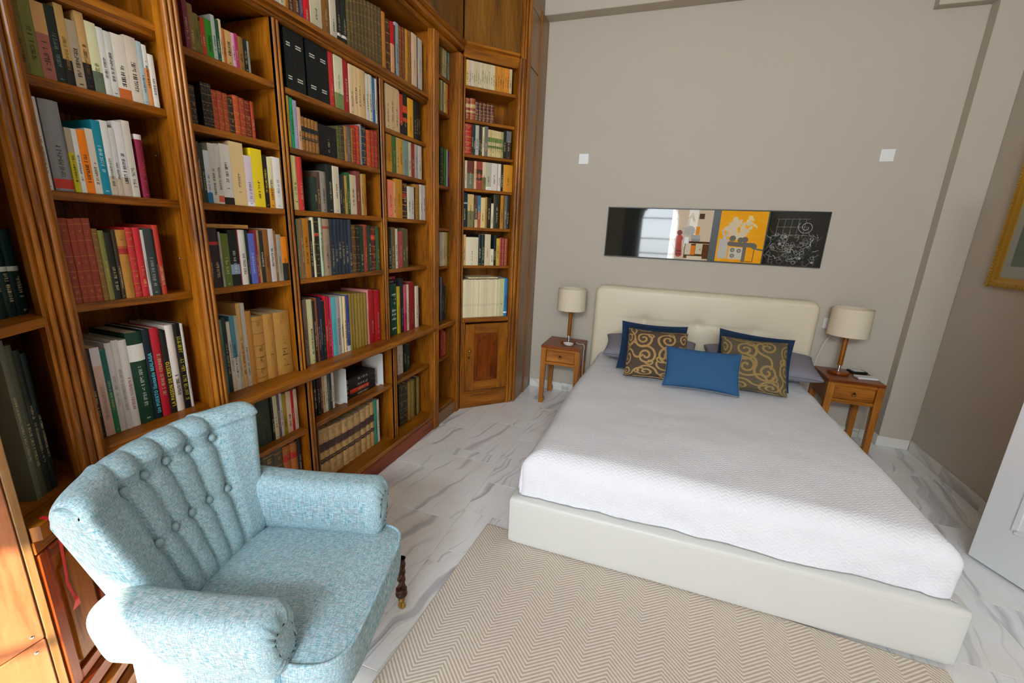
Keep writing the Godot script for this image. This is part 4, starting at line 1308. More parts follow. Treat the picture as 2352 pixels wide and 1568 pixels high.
# ---------------------------------------------------------------- bed
func drop(e: float, r: float) -> Vector2:
	# how far out and down a cloth lies, e past the flat top, over an edge of radius r
	if e <= 0.0:
		return Vector2.ZERO
	var arc := r * PI / 2
	if e < arc:
		return Vector2(r * sin(e / r), r * (1.0 - cos(e / r)))
	return Vector2(r, r + e - arc)


func soft_rail(a: Vector3, e: Vector3, r: float, called: String, parent: Node3D) -> void:
	# a padded rail: rounded on every edge, smooth-shaded
	var m := (a + e) / 2
	var h := (e - a).abs() / 2
	var b := MB.new()
	for k in 3:
		var i := (k + 1) % 3
		var j := (k + 2) % 3
		for s in [-1.0, 1.0]:
			b.grid(14, 14, func(u, v):
				var q := Vector3.ZERO
				# crowd the rows towards the edges
				var uu: float = (u * 2 - 1)
				var vv: float = (v * 2 - 1)
				uu = signf(uu) * (1.0 - pow(1.0 - absf(uu), 2.6))
				vv = signf(vv) * (1.0 - pow(1.0 - absf(vv), 2.6))
				q[k] = s * h[k]
				q[i] = uu * h[i]
				q[j] = vv * h[j]
				var core := q.clamp(-(h - Vector3.ONE * r), h - Vector3.ONE * r)
				var d := q - core
				return m + core + d.normalized() * r, h[i] * 2, h[j] * 2, s < 0.0)
	part(b, called, M.leatherette, parent)


func bed() -> void:
	var t := thing("bed", "double bed with low cream leatherette frame and padded headboard", "bed", Vector3(0.3215, 0, -2.79))
	var xa := -0.8835
	var xb := 0.8835
	var zf := 1.078
	soft_rail(Vector3(xa, 0.0105, zf - 0.11), Vector3(xb, 0.262, zf), 0.022, "foot_rail", t)
	soft_rail(Vector3(xa, 0.0, -1.05), Vector3(xa + 0.10, 0.262, zf - 0.112), 0.022, "side_rail", t)
	soft_rail(Vector3(xb - 0.10, 0.0, -1.05), Vector3(xb, 0.262, zf - 0.112), 0.022, "side_rail", t)
	for y in [0.236, 0.218]:
		var b := MB.new()
		b.tube([Vector3(xa + 0.02, y, zf - 0.0012), Vector3(xb - 0.02, y, zf - 0.0012)], 0.0018, 6)
		part(b, "seam", M.leatherette, t)
	var bm := MB.new()
	bm.box(Vector3(xa + 0.105, 0.12, -1.06), Vector3(xb - 0.105, 0.462, zf - 0.135), 0.05)
	part(bm, "mattress", M.white_paint, t)
	# headboard: rounded outline, padded, three buttoned dimples along a seam
	var hx := 0.8725
	var hy0 := 0.02
	var hy1 := 1.082
	var cy := (hy0 + hy1) / 2
	var hh := (hy1 - hy0) / 2
	var R := 0.075
	var b := MB.new()
	var dim := [Vector2(-0.405, 0.808), Vector2(0.025, 0.81), Vector2(0.455, 0.812)]
	var face := func(u, v, back):
		var p := Vector2((u * 2 - 1), (v * 2 - 1))
		p = Vector2(signf(p.x) * (1.0 - pow(1.0 - absf(p.x), 1.7)), signf(p.y) * (1.0 - pow(1.0 - absf(p.y), 1.5)))
		p *= Vector2(hx, hh)
		var cc := p.clamp(-Vector2(hx - R, hh - R), Vector2(hx - R, hh - R))
		var dd := p - cc
		if dd.length() > R:
			p = cc + dd.normalized() * R
			dd = p - cc
		var inside := minf(hx - absf(p.x), hh - absf(p.y))
		if dd.x != 0.0 and dd.y != 0.0:
			inside = R - dd.length()
		var rr := 0.045
		var z := 0.0
		if inside < rr:
			z = -(rr - sqrt(maxf(0.0, rr * rr - (rr - inside) * (rr - inside))))
		if back:
			return Vector3(p.x + 0.016, p.y + cy, -1.152 + minf(0.0, z))
		var w := Vector2(p.x + 0.016, p.y + cy)
		for d in dim:
			var q: Vector2 = w - d
			z -= 0.02 * exp(-q.length_squared() / 0.0012) + 0.008 * exp(-q.length_squared() / 0.012)
			z -= 0.0035 * exp(-q.x * q.x / 0.00006) * smoothstep(-0.5, -0.02, q.y)
		z -= 0.004 * exp(-pow(w.y - 0.81, 2) / 0.00008) * smoothstep(0.8, 0.5, absf(w.x))
		z += 0.012 * (1.0 - pow(absf(p.x) / hx, 4)) * (1.0 - pow(absf(p.y) / hh, 4))
		return Vector3(w.x, w.y, -1.066 + z)
	b.grid(110, 90, func(u, v): return face.call(u, v, false), 1.75, 1.06)
	b.grid(30, 30, func(u, v): return face.call(u, v, true), 1.75, 1.06, true)
	var rim := []
	for k in 81:
		var a := TAU * k / 80.0
		var p := Vector2(cos(a), sin(a))
		p = Vector2(signf(p.x) * pow(absf(p.x), 0.25), signf(p.y) * pow(absf(p.y), 0.25)) * Vector2(hx, hh)
		rim.append(Vector3(p.x + 0.016, p.y + cy, 0))
	b.grid(80, 1, func(u, v): return rim[int(round(u * 80))] * Vector3(1, 1, 0) + Vector3(0, 0, -1.152 - 0.045 + v * 0.086), 4, 0.1)
	for i in b.v.size():
		b.v[i].z = maxf(b.v[i].z, -1.158)
	part(b, "headboard", M.headboard, t)

	# the white quilt
	var q := thing("bedspread", "white quilted bedspread with zigzag stitching spread over the bed", "bedspread", Vector3(0.32, 0, -2.79))
	var nz := FastNoiseLite.new()
	nz.seed = 5
	nz.frequency = 1.5
	nz.fractal_octaves = 3
	var nf := FastNoiseLite.new()
	nf.seed = 9
	nf.frequency = 5.0
	var qb := MB.new()
	var hw := 0.83
	var zfoot := 1.03
	var r := 0.085
	var arc := r * PI / 2
	var side := arc + 0.155
	qb.grid(150, 170, func(u, v):
		var s: float = (u * 2 - 1) * (hw - r + side)
		var l: float = -1.045 + v * (1.045 + zfoot - r + side)
		var es := absf(s) - (hw - r)
		var el := l - (zfoot - r)
		var a := drop(es, r)
		var c := drop(el, r)
		var x := signf(s) * (minf(absf(s), hw - r) + a.x)
		var z := minf(l, zfoot - r) + c.x
		var down := sqrt(a.y * a.y + c.y * c.y)
		if a.y > 0.0 and c.y > 0.0:
			# gathered cloth bulges round the corner
			var k := minf(a.y, c.y)
			x += signf(s) * 0.012 * sin(k * 40.0)
			z += 0.010 * sin(k * 34.0 + 1.0)
		var low := minf(down, 0.232)
		# the head end is tucked in a little
		x += (0.045 if s < 0.0 else 0.0) * smoothstep(0.2, -1.0, l) * (1.0 if a.x > 0.0 else absf(s) / (hw - r))
		var y := 0.488 - low + 0.012 * (1.0 - pow(s / hw, 2)) * smoothstep(zfoot + 0.1, zfoot - 0.5, l)
		y += nz.get_noise_2d(s, l) * 0.009 + nf.get_noise_2d(s, l) * 0.002
		if low > 0.05:
			var fold := nz.get_noise_2d(s * 2.2, l * 2.2 + 7.0) * 0.02 * clampf((low - 0.05) / 0.12, 0.0, 1.0)
			if a.y > c.y:
				x += signf(s) * fold
			else:
				z += fold
		return Vector3(x, maxf(y, 0.2655 + 0.003 * absf(nf.get_noise_2d(s * 3.0, l * 3.0))), z), (hw + side) * 2.0, 2.2 + side, true)
	part(qb, "quilt", M.quilt, q)


func soft(b: MB, hw: float, hh: float, thick: float, pinch := 0.05, flange := 0.0) -> void:
	# a stuffed cushion in its own axes: x across, y up (0 at the lower edge), z to the front
	for s in [-1.0, 1.0]:
		b.grid(28, 24, func(u, v):
			var p: float = sin((u - 0.5) * PI)
			var q: float = sin((v - 0.5) * PI)
			var x: float = hw * p * (1.0 - pinch * (1.0 - q * q) * absf(p))
			var y: float = hh * q * (1.0 - pinch * 1.4 * (1.0 - p * p) * absf(q))
			var kx := clampf((1.0 - absf(p)) / maxf(flange / hw, 0.0001) - 1.0, 0.0, 99.0) if flange > 0.0 else 1.0
			var ky := clampf((1.0 - absf(q)) / maxf(flange / hh, 0.0001) - 1.0, 0.0, 99.0) if flange > 0.0 else 1.0
			var f := sqrt(maxf(0.0, 1.0 - pow(absf(p), 2.6))) * sqrt(maxf(0.0, 1.0 - pow(absf(q), 2.6)))
			f = pow(f, 0.75) * minf(1.0, kx) * minf(1.0, ky)
			return Vector3(x, hh + y, s * (thick / 2 * f + 0.0012)), hw * 2, hh * 2, s < 0.0)


func cushion(called: String, label: String, at: Vector3, lean: float, turn: float, roll: float, hw: float, hh: float, thick: float, m: Material, trim := "", flange := 0.0) -> void:
	var t := thing(called, label, "cushion" if called != "pillow" else "pillow", at)
	t.rotation = Vector3(-lean, turn, roll)
	var b := MB.new()
	soft(b, hw, hh, thick, 0.06, flange)
	part(b, "cover", m, t)
	if trim == "piping":
		var pts := []
		for k in 65:
			var a := TAU * k / 64.0
			var p := Vector2(cos(a), sin(a))
			p = Vector2(signf(p.x) * pow(absf(p.x), 0.22), signf(p.y) * pow(absf(p.y), 0.22))
			pts.append(Vector3(hw * p.x * (1.0 - 0.06 * (1.0 - p.y * p.y)), hh + hh * p.y * (1.0 - 0.084 * (1.0 - p.x * p.x)), 0))
		b = MB.new()
		b.tube(pts, 0.0045, 6)
		part(b, "piping", m, t)
	elif trim == "fringe":
		b = MB.new()
		for k in 90:
			var u := k / 89.0 * 2 - 1
			var x := hw * u
			var y := hh * 0.084 * (1.0 - u * u)
			b.box(Vector3(x - 0.0016, y - 0.007, -0.002), Vector3(x + 0.0012, y + 0.003, 0.0015))
		for k in 40:
			var v := k / 39.0 * 2 - 1
			for s in [-1.0, 1.0]:
				var x: float = s * hw * (1.0 - 0.06 * (1.0 - v * v))
				b.box(Vector3(x - 0.004, hh + hh * v * 0.97 - 0.0014, -0.002), Vector3(x + 0.004, hh + hh * v * 0.97 + 0.0014, 0.0015))
		var o := part(b, "fringe", M.fringe, t)
		o.set_meta("kind", "stuff")


func cushions() -> void:
	cushion("pillow", "grey sleeping pillow lying behind the brown scroll cushion", Vector3(0.0, 0.578, -3.425), 1.38, 0.04, 0.0, 0.37, 0.195, 0.15, M.pillow_grey)
	cushion("pillow", "grey sleeping pillow lying behind the olive scroll cushion, by the lamp with papers", Vector3(0.79, 0.578, -3.425), 1.38, -0.04, 0.0, 0.39, 0.195, 0.15, M.pillow_grey)
	cushion("cushion", "navy cushion with flat border behind the brown scroll cushion", Vector3(0.01, 0.515, -3.27), 0.62, 0.03, 0.0, 0.25, 0.205, 0.10, M.navy, "", 0.03)
	cushion("cushion", "navy cushion with flat border behind the olive scroll cushion", Vector3(0.69, 0.515, -3.285), 0.62, -0.06, -0.06, 0.25, 0.205, 0.10, M.navy, "", 0.03)
	cushion("cushion", "brown cushion with raised gold scrolls and corded edge", Vector3(0.045, 0.52, -3.10), 0.66, 0.05, 0.0, 0.215, 0.195, 0.13, M.scroll, "piping")
	cushion("cushion", "olive cushion with dull gold scrolls and corded edge", Vector3(0.68, 0.518, -3.12), 0.66, -0.03, 0.0, 0.213, 0.20, 0.13, M.scroll_olive, "piping")
	cushion("cushion", "plain bright blue oblong cushion leaning on two scroll cushions", Vector3(0.345, 0.52, -2.985), 0.55, 0.02, -0.01, 0.243, 0.145, 0.12, M.blue, "fringe")


# ---------------------------------------------------------------- nightstands and lamps
func nightstand(label: String, at: Vector3, w: float, d: float, h: float, m: Material, md: Material) -> void:
	var t := thing("nightstand", label, "nightstand", at)
	var b := woody()
	b.box(Vector3(-w / 2, h - 0.024, -d / 2), Vector3(w / 2, h, d / 2), 0.004, 0)
	part(b, "top", md, t)
	var lw := 0.044
	for sx in [-1.0, 1.0]:
		for sz in [-1.0, 1.0]:
			b = woody()
			var x: float = sx * (w / 2 - lw / 2 - 0.002)
			var z: float = sz * (d / 2 - lw / 2 - 0.002)
			var o := [Vector2(-lw / 2, h - 0.0245), Vector2(-lw / 2, 0.0), Vector2(lw / 2 - 0.006, 0.0), Vector2(lw / 2 + 0.004, 0.02), Vector2(lw / 2 + 0.003, 0.045), Vector2(lw / 2 - 0.01, 0.06), Vector2(lw / 2 - 0.008, 0.08), Vector2(lw / 2, h - 0.19), Vector2(lw / 2, h - 0.0245)]
			var oo := []
			for p in o:
				oo.append(Vector2(x - sx * p.x, p.y))
			b.extrude(oo, 0, 1, 2, z - lw / 2, z + lw / 2, 1)
			part(b, "leg", m, t)
	var il := w / 2 - lw - 0.002
	b = woody()
	b.box(Vector3(-il, h - 0.045, d / 2 - 0.035), Vector3(il, h - 0.0245, d / 2 - 0.006), 0.002, 0)
	part(b, "rail", m, t)
	b = woody()
	b.box(Vector3(-il, h - 0.175, d / 2 - 0.035), Vector3(il, h - 0.15, d / 2 - 0.004), 0.003, 0)
	part(b, "rail", m, t)
	for s in [-1.0, 1.0]:
		b = woody()
		b.box(Vector3(s * (w / 2 - 0.012) - 0.008, h - 0.175, -d / 2 + lw), Vector3(s * (w / 2 - 0.012) + 0.008, h - 0.0245, d / 2 - lw), 0.0, 2)
		part(b, "side", md, t)
	b = woody()
	b.box(Vector3(-il, h - 0.175, -d / 2 + 0.008), Vector3(il, h - 0.0245, -d / 2 + 0.022), 0.0, 0)
	part(b, "back", md, t)
	var dr := Node3D.new()
	dr.name = "drawer"
	t.add_child(dr)
	b = woody()
	b.box(Vector3(-il + 0.003, h - 0.148, -d / 2 + 0.03), Vector3(il - 0.003, h - 0.048, d / 2 - 0.014), 0.003, 0)
	part(b, "drawer_front", m, dr)
	b = MB.new()
	b.xf = Transform3D(Basis(Vector3(1, 0, 0), PI / 2), Vector3(0, h - 0.093, d / 2 - 0.014))
	b.lathe([[0.011, 0.0], [0.011, 0.002], [0.004, 0.004], [0.004, 0.011], [0.0, 0.012]], Vector3.ZERO, 14)
	var ring := []
	for k in 25:
		var a := TAU * k / 24.0
		ring.append(Vector3(sin(a) * 0.0125, 0.006, 0.011 - cos(a) * 0.0125))
	b.tube(ring, 0.002, 6)
	part(b, "ring_pull", M.old_brass, dr)


func table_lamp(label: String, at: Vector3, r: float, y0: float, y1: float, round_base: bool) -> void:
	var t := thing("table_lamp", label, "lamp", at)
	var b := woody()
	if round_base:
		b.lathe([[0.0, 0.0], [0.066, 0.0], [0.068, 0.004], [0.068, 0.018], [0.064, 0.022], [0.0, 0.022]], Vector3.ZERO, 32)
	else:
		b.box(Vector3(-0.062, 0.0, -0.05), Vector3(0.062, 0.02, 0.05), 0.004, 0)
	part(b, "base", M.wood_deep, t)
	b = MB.new()
	b.lathe([[0.015, 0.02], [0.012, 0.024], [0.012, 0.068], [0.0, 0.068]], Vector3.ZERO, 16)
	part(b, "collar", M.chrome, t)
	b = woody()
	b.lathe([[0.0, 0.066], [0.0165, 0.066], [0.0165, y0 + 0.01], [0.0, y0 + 0.01]], Vector3.ZERO, 20)
	part(b, "stem", M.wood, t)
	b = MB.new()
	b.lathe([[0.008, y0 + 0.01], [0.008, y0 + 0.05], [0.0, y0 + 0.05]], Vector3.ZERO, 12)
	part(b, "socket", M.old_brass, t)
	b = MB.new()
	var taper := r * 0.97
	b.lathe([[r, y0], [taper, y1], [taper - 0.002, y1], [r - 0.002, y0], [r, y0]], Vector3.ZERO, 48)
	part(b, "shade", M.shade, t)
	b = MB.new()
	for k in 3:
		var a := TAU * k / 3.0 + 0.4
		b.tube([Vector3(cos(a) * 0.008, y0 + 0.045, sin(a) * 0.008), Vector3(cos(a) * (r - 0.004), y0 + 0.05, sin(a) * (r - 0.004))], 0.0015, 6)
	part(b, "spider", M.chrome, t)


func bedside() -> void:
	nightstand("small wooden nightstand with ring-pull drawer beside the wardrobe", Vector3(-0.749, 0, -3.735), 0.352, 0.37, 0.548, M.wood_stand, M.wood_stand_dark)
	nightstand("small wooden nightstand with ring-pull drawer beside the corner pillar", Vector3(1.44, 0, -3.762), 0.352, 0.36, 0.562, M.wood_stand, M.wood_stand_dark)
	table_lamp("table lamp with cream drum shade on the nightstand by the wardrobe", Vector3(-0.72, 0.548, -3.74), 0.127, 0.305, 0.495, false)
	table_lamp("table lamp with cream drum shade on the nightstand by the pillar", Vector3(1.38, 0.562, -3.78), 0.131, 0.30, 0.505, true)
	# white dish, cord, and the papers on the other nightstand
	var t := thing("dish", "small white oval dish in front of the lamp by the wardrobe", "dish", Vector3(-0.70, 0.548, -3.64))
	var b := MB.new()
	b.lathe([[0.0, 0.004], [0.026, 0.004], [0.03, 0.0], [0.04, 0.006], [0.048, 0.022], [0.045, 0.023], [0.036, 0.012], [0.0, 0.01]], Vector3.ZERO, 28)
	for i in b.v.size():
		b.v[i].z *= 0.62
	part(b, "bowl", M.white_plastic, t)
	t = thing("power_cord", "white lamp cord trailing over the nightstand by the wardrobe", "cord")
	b = MB.new()
	var pts := []
	for p in [Vector3(-0.66, 0.5515, -3.76), Vector3(-0.62, 0.5515, -3.72), Vector3(-0.585, 0.5515, -3.73), Vector3(-0.578, 0.5515, -3.72), Vector3(-0.5675, 0.535, -3.71), Vector3(-0.5675, 0.48, -3.70), Vector3(-0.5675, 0.38, -3.71), Vector3(-0.5675, 0.2, -3.73)]:
		pts.append(p)
	b.tube(smooth(pts), 0.003, 6)
	part(b, "wire", M.cord, t)
	t = thing("power_cord", "pale lamp cord looping from the wall to the bed beside the pillar nightstand", "cord")
	b = MB.new()
	b.tube(smooth([Vector3(1.352, 0.86, -3.94), Vector3(1.325, 0.83, -3.90), Vector3(1.285, 0.79, -3.87), Vector3(1.255, 0.70, -3.85), Vector3(1.235, 0.62, -3.83), Vector3(1.226, 0.52, -3.82), Vector3(1.222, 0.30, -3.83)]), 0.0028, 6)
	part(b, "wire", M.cord, t)
	t = thing("wallet", "dark wallet with pale card on the nightstand by the pillar", "wallet", Vector3(1.53, 0.5625, -3.86), 0.25)
	b = MB.new()
	b.box(Vector3(-0.055, 0, -0.04), Vector3(0.055, 0.018, 0.04), 0.004)
	part(b, "case", M.black, t)
	b = MB.new()
	b.box(Vector3(-0.036, 0.018, -0.026), Vector3(0.036, 0.0205, 0.026), 0.001)
	part(b, "card", M.white_plastic, t)
	t = thing("notebook", "white notebook lying on the nightstand edge by the pillar", "notebook", Vector3(1.535, 0.5625, -3.715), 0.12)
	b = MB.new()
	b.box(Vector3(-0.065, 0.0, -0.034), Vector3(0.065, 0.013, 0.034), 0.002)
	part(b, "pages", M.white_plastic, t)
	b = MB.new()
	b.box(Vector3(-0.067, 0.013, -0.036), Vector3(0.067, 0.0145, 0.036), 0.0006)
	part(b, "cover", M.white_paint, t)


func smooth(pts: Array) -> Array:
	var c := Curve3D.new()
	for i in pts.size():
		var a: Vector3 = pts[maxi(i - 1, 0)]
		var e: Vector3 = pts[mini(i + 1, pts.size() - 1)]
		c.add_point(pts[i], (a - e) / 6.0, (e - a) / 6.0)
	var out := []
	var n := pts.size() * 6
	for k in n + 1:
		out.append(c.sample_baked(c.get_baked_length() * k / n, true))
	return out


# ---------------------------------------------------------------- on the walls
func on_walls() -> void:
	for s in [[-0.752, 2.148, "blank square white wall plate above the lamp by the wardrobe"], [1.418, 2.147, "blank square white wall plate above the lamp by the pillar"]]:
		var t := thing("wall_plate", s[2], "wall plate", Vector3(s[0], s[1], WALL_Z), 0.0, "wall plates over the bed")
		var b := MB.new()
		b.box(Vector3(-0.042, -0.042, 0.0), Vector3(0.042, 0.042, 0.009), 0.003)
		part(b, "plate", M.white_plastic, t)
		b = MB.new()
		b.box(Vector3(-0.03, -0.03, 0.009), Vector3(0.03, 0.03, 0.0105), 0.001)
		part(b, "cover", M.white_plastic, t)
	var k := thing("light_switch", "white light switch beside the headboard and pillar lamp", "switch", Vector3(1.305, 0.915, WALL_Z))
	var b := MB.new()
	b.box(Vector3(-0.04, -0.041, 0.0), Vector3(0.04, 0.041, 0.008), 0.003)
	part(b, "plate", M.white_plastic, k)
	b = MB.new()
	b.box(Vector3(-0.025, -0.025, 0.008), Vector3(0.025, 0.025, 0.012), 0.002)
	part(b, "rocker", M.white_plastic, k)
	artwork()
	# gilt frame on the right wall
	var t := thing("gilt_frame", "ornate gilt picture frame hanging on the right wall", "picture", Vector3(RIGHT_X, 0, 0))
	var z0 := -3.56
	var z1 := -2.86
	var y0 := 1.302
	var y1 := 2.2
	var wd := 0.062
	for s in [[0, z0, y0, y1], [0, z1 - wd, y0, y1], [1, y0, z0, z1], [1, y1 - wd, z0, z1]]:
		b = MB.new()
		var o := [Vector2(s[1], 0.0), Vector2(s[1], -0.022), Vector2(s[1] + 0.006, -0.03), Vector2(s[1] + 0.02, -0.034), Vector2(s[1] + 0.032, -0.026), Vector2(s[1] + 0.045, -0.022), Vector2(s[1] + wd, -0.012), Vector2(s[1] + wd, 0.0)]
		if s[0] == 0:
			b.extrude(o, 2, 0, 1, s[2], s[3], 1)
		else:
			b.extrude(o, 1, 0, 2, s[2], s[3], 2)
		var rail := part(b, "frame_rail", M.gilt, t)
		# carved beading along the rail
		b = MB.new()
		var len: float = s[3] - s[2]
		var cnt := int(len / 0.018)
		for q in cnt:
			var a: float = s[2] + (q + 0.5) * len / cnt
			var c := Vector3(-0.034, a, s[1] + 0.018) if s[0] == 0 else Vector3(-0.034, s[1] + 0.018, a)
			b.grid(6, 5, func(u, v): return c + Vector3(cos(v * PI) * -0.005, 0, 0) + (Vector3(0, 0.0075, 0) if s[0] == 0 else Vector3(0, 0, 0.0075)) * sin(v * PI) * cos(u * TAU) + (Vector3(0, 0, 0.012) if s[0] == 0 else Vector3(0, 0.012, 0)) * sin(v * PI) * sin(u * TAU), 1, 1, s[0] == 1)
		var bead := part(b, "beading", M.gilt, rail)
		bead.set_meta("kind", "stuff")
	b = MB.new()
	b.box(Vector3(-0.006, y0 + wd, z0 + wd), Vector3(-0.001, y1 - wd, z1 - wd))
	part(b, "picture", mat(hexc("9c9e92"), 0.25), t)
	b = MB.new()
	b.box(Vector3(-0.007, y0 + wd + 0.07, z0 + wd + 0.06), Vector3(-0.006, y1 - wd - 0.07, z1 - wd - 0.06))
	part(b, "print", mat(hexc("5d6a58"), 0.3), t)
	# open white door
	var dir := Vector3(0.303, 0, 0.636).normalized()
	var dt := thing("white_door", "white panelled door standing open against the right wall", "door", Vector3(1.683, 0.012, -2.536), atan2(-dir.z, dir.x))
	var L := 0.70
	b = MB.new()
	b.box(Vector3(0, 0, -0.0), Vector3(L, 2.05, 0.035), 0.003)
	part(b, "leaf", M.white_paint, dt)
	for p in [[0.13, 0.57, 0.24, 0.86], [0.13, 0.57, 1.05, 1.9]]:
		for s in [[p[0] - 0.012, p[0] + 0.012, p[2], p[3]], [p[1] - 0.012, p[1] + 0.012, p[2], p[3]], [p[0], p[1], p[2] - 0.012, p[2] + 0.012], [p[0], p[1], p[3] - 0.012, p[3] + 0.012]]:
			b = MB.new()
			b.box(Vector3(s[0], s[2], 0.034), Vector3(s[1], s[3], 0.043), 0.004)
			part(b, "moulding", M.white_paint, dt)
	b = MB.new()
	b.tube([Vector3(0.06, 1.0, 0.035), Vector3(0.06, 1.0, 0.075), Vector3(0.075, 1.0, 0.08), Vector3(0.17, 1.0, 0.08)], 0.008, 8)
	part(b, "handle", M.chrome, dt)


func artwork() -> void:
	var t := thing("wall_art", "long black framed panel artwork with a yellow scene and white line drawing", "artwork", Vector3(0.33, 1.546, WALL_Z))
	var hx := 0.828
	var hy := 0.209
	var b := MB.new()
	b.box(Vector3(-hx, -hy, 0.001), Vector3(hx, hy, 0.016), 0.0015)
	part(b, "backing", M.black, t)
	for s in [[-hx, hx, hy - 0.008, hy], [-hx, hx, -hy, -hy + 0.008], [-hx, -hx + 0.008, -hy, hy], [hx - 0.008, hx, -hy, hy]]:
		b = MB.new()
		b.box(Vector3(s[0], s[2], 0.016), Vector3(s[1], s[3], 0.022), 0.001)
		part(b, "frame_rail", M.black, t)
	var panels := [[-0.82, 0.02, "collage_panel", collage()], [0.075, 0.415, "yellow_panel", yellow_scene()], [0.425, 0.82, "line_drawing_panel", line_drawing()]]
	for p in panels:
		b = MB.new()
		var x0: float = p[0]
		var x1: float = p[1]
		b.poly([Vector3(x0, -hy + 0.008, 0.0165), Vector3(x1, -hy + 0.008, 0.0165), Vector3(x1, hy - 0.008, 0.0165), Vector3(x0, hy - 0.008, 0.0165)], Vector3(0, 0, -1), 1, [Vector2(0, 1), Vector2(1, 1), Vector2(1, 0), Vector2(0, 0)])
		var m := mat(Color(1, 1, 1), 0.04, 0.5)
		m.albedo_texture = p[3]
		m.texture_repeat = false
		part(b, p[2], m, t)


func collage() -> ImageTexture:
	var w := 640
	var h := 304
	var im := Image.create(w, h, false, Image.FORMAT_RGB8)
	im.fill(hexc("20211c"))
	var X := func(f: float) -> int: return int(f * w)
	# cream room on the right part of the sheet
	im.fill_rect(Rect2i(400, 0, 240, h), hexc("cdb79c"))
	im.fill_rect(Rect2i(400, 0, 30, h), hexc("e2d8c6"))
	im.fill_rect(Rect2i(498, 0, 56, 150), hexc("ece4d6"))
	for k in 4:
		stroke(im, [Vector2(490 + k * 5, 150), Vector2(492 + k * 5, 60 - k * 5), Vector2(520, 20 + k * 9), Vector2(540 - k * 4, 70)], 1.5, hexc("c9bda8"))
	im.fill_rect(Rect2i(560, 22, 30, 32), hexc("4a3322"))
	# red jug
	stroke(im, [Vector2(456, 200), Vector2(460, 240), Vector2(464, 270)], 20, hexc("a83c38"))
	disc(im, 458, 175, 22, hexc("b8443e"))
	disc(im, 456, 140, 16, hexc("7a3a34"))
	stroke(im, [Vector2(432, 190), Vector2(422, 200), Vector2(428, 230), Vector2(440, 245)], 4, hexc("9a8a80"))
	im.fill_rect(Rect2i(446, 250, 34, 6), hexc("3c2620"))
	im.fill_rect(Rect2i(448, 268, 30, 6), hexc("3c2620"))
	# round shade and grey jug
	disc(im, 515, 128, 32, hexc("b8b4ac"))
	for k in 7:
		stroke(im, [Vector2(474 + k * 10, 108), Vector2(474 + k * 10, 150)], 1.2, hexc("8f8f8c"))
	im.fill_rect(Rect2i(490, 165, 24, 60), hexc("dfe3e6"))
	im.fill_rect(Rect2i(550, 100, 22, 50), hexc("e08a1a"))
	disc(im, 556, 178, 26, hexc("8c8a86"))
	im.fill_rect(Rect2i(528, 152, 52, 24), hexc("a5a29c"))
	# table and doors
	im.fill_rect(Rect2i(520, 190, 120, 12), hexc("4a2c18"))
	im.fill_rect(Rect2i(496, 205, 144, 90), hexc("5a3519"))
	im.fill_rect(Rect2i(500, 205, 34, 68), hexc("cdbfa8"))
	im.fill_rect(Rect2i(534, 215, 26, 58), hexc("e07a1c"))
	im.fill_rect(Rect2i(562, 205, 40, 62), hexc("c8bd9c"))
	disc(im, 590, 238, 3, hexc("3a2a1c"))
	im.fill_rect(Rect2i(516, 280, 90, 24), hexc("d6c3a8"))
	return tex(im)


func yellow_scene() -> ImageTexture:
	var w := 320
	var h := 384
	var im := Image.create(w, h, false, Image.FORMAT_RGB8)
	im.fill(hexc("eda012"))
	var nz := noise_image(w, h, 0.012, 81, 4)
	var grey := hexc("bdb6aa")
	var dark := hexc("6c665e")
	for y in h:
		for x in w:
			var k := nz.get_pixel(x, y).r
			var cx := (x - 130) / 105.0
			var cy := (y - 135) / 75.0
			if cx * cx + cy * cy + (k - 0.5) * 2.4 < 0.8:
				im.set_pixel(x, y, mix3(im.get_pixel(x, y), hexc("cfc6b6"), 0.85))
			elif k > 0.56:
				im.set_pixel(x, y, im.get_pixel(x, y).lightened(0.06))
	for p in [[205, 48, 16], [190, 70, 10], [222, 62, 9]]:
		disc(im, p[0], p[1], p[2], hexc("e3c78a"))
	im.fill_rect(Rect2i(14, 210, 66, 150), grey)
	stroke(im, [Vector2(28, 150), Vector2(40, 180), Vector2(46, 208)], 7, grey)
	stroke(im, [Vector2(64, 160), Vector2(58, 190), Vector2(54, 208)], 7, grey)
	disc(im, 105, 205, 22, dark)
	disc(im, 160, 215, 20, dark)
	disc(im, 190, 212, 22, dark)
	stroke(im, [Vector2(90, 245), Vector2(160, 250), Vector2(250, 250)], 17, dark)
	disc(im, 258, 258, 20, dark)
	stroke(im, [Vector2(258, 275), Vector2(318, 284)], 6, dark)
	im.fill_rect(Rect2i(90, 272, 96, 90), hexc("c5bba8"))
	for p in [[115, 292], [160, 296], [118, 336]]:
		disc(im, p[0], p[1], 15, dark)
		disc(im, p[0], p[1], 8, hexc("a8a094"))
	im.fill_rect(Rect2i(184, 250, 24, 130), dark)
	stroke(im, [Vector2(212, 374), Vector2(262, 374), Vector2(262, 285)], 1.6, hexc("3a352c"))
	return tex(im)


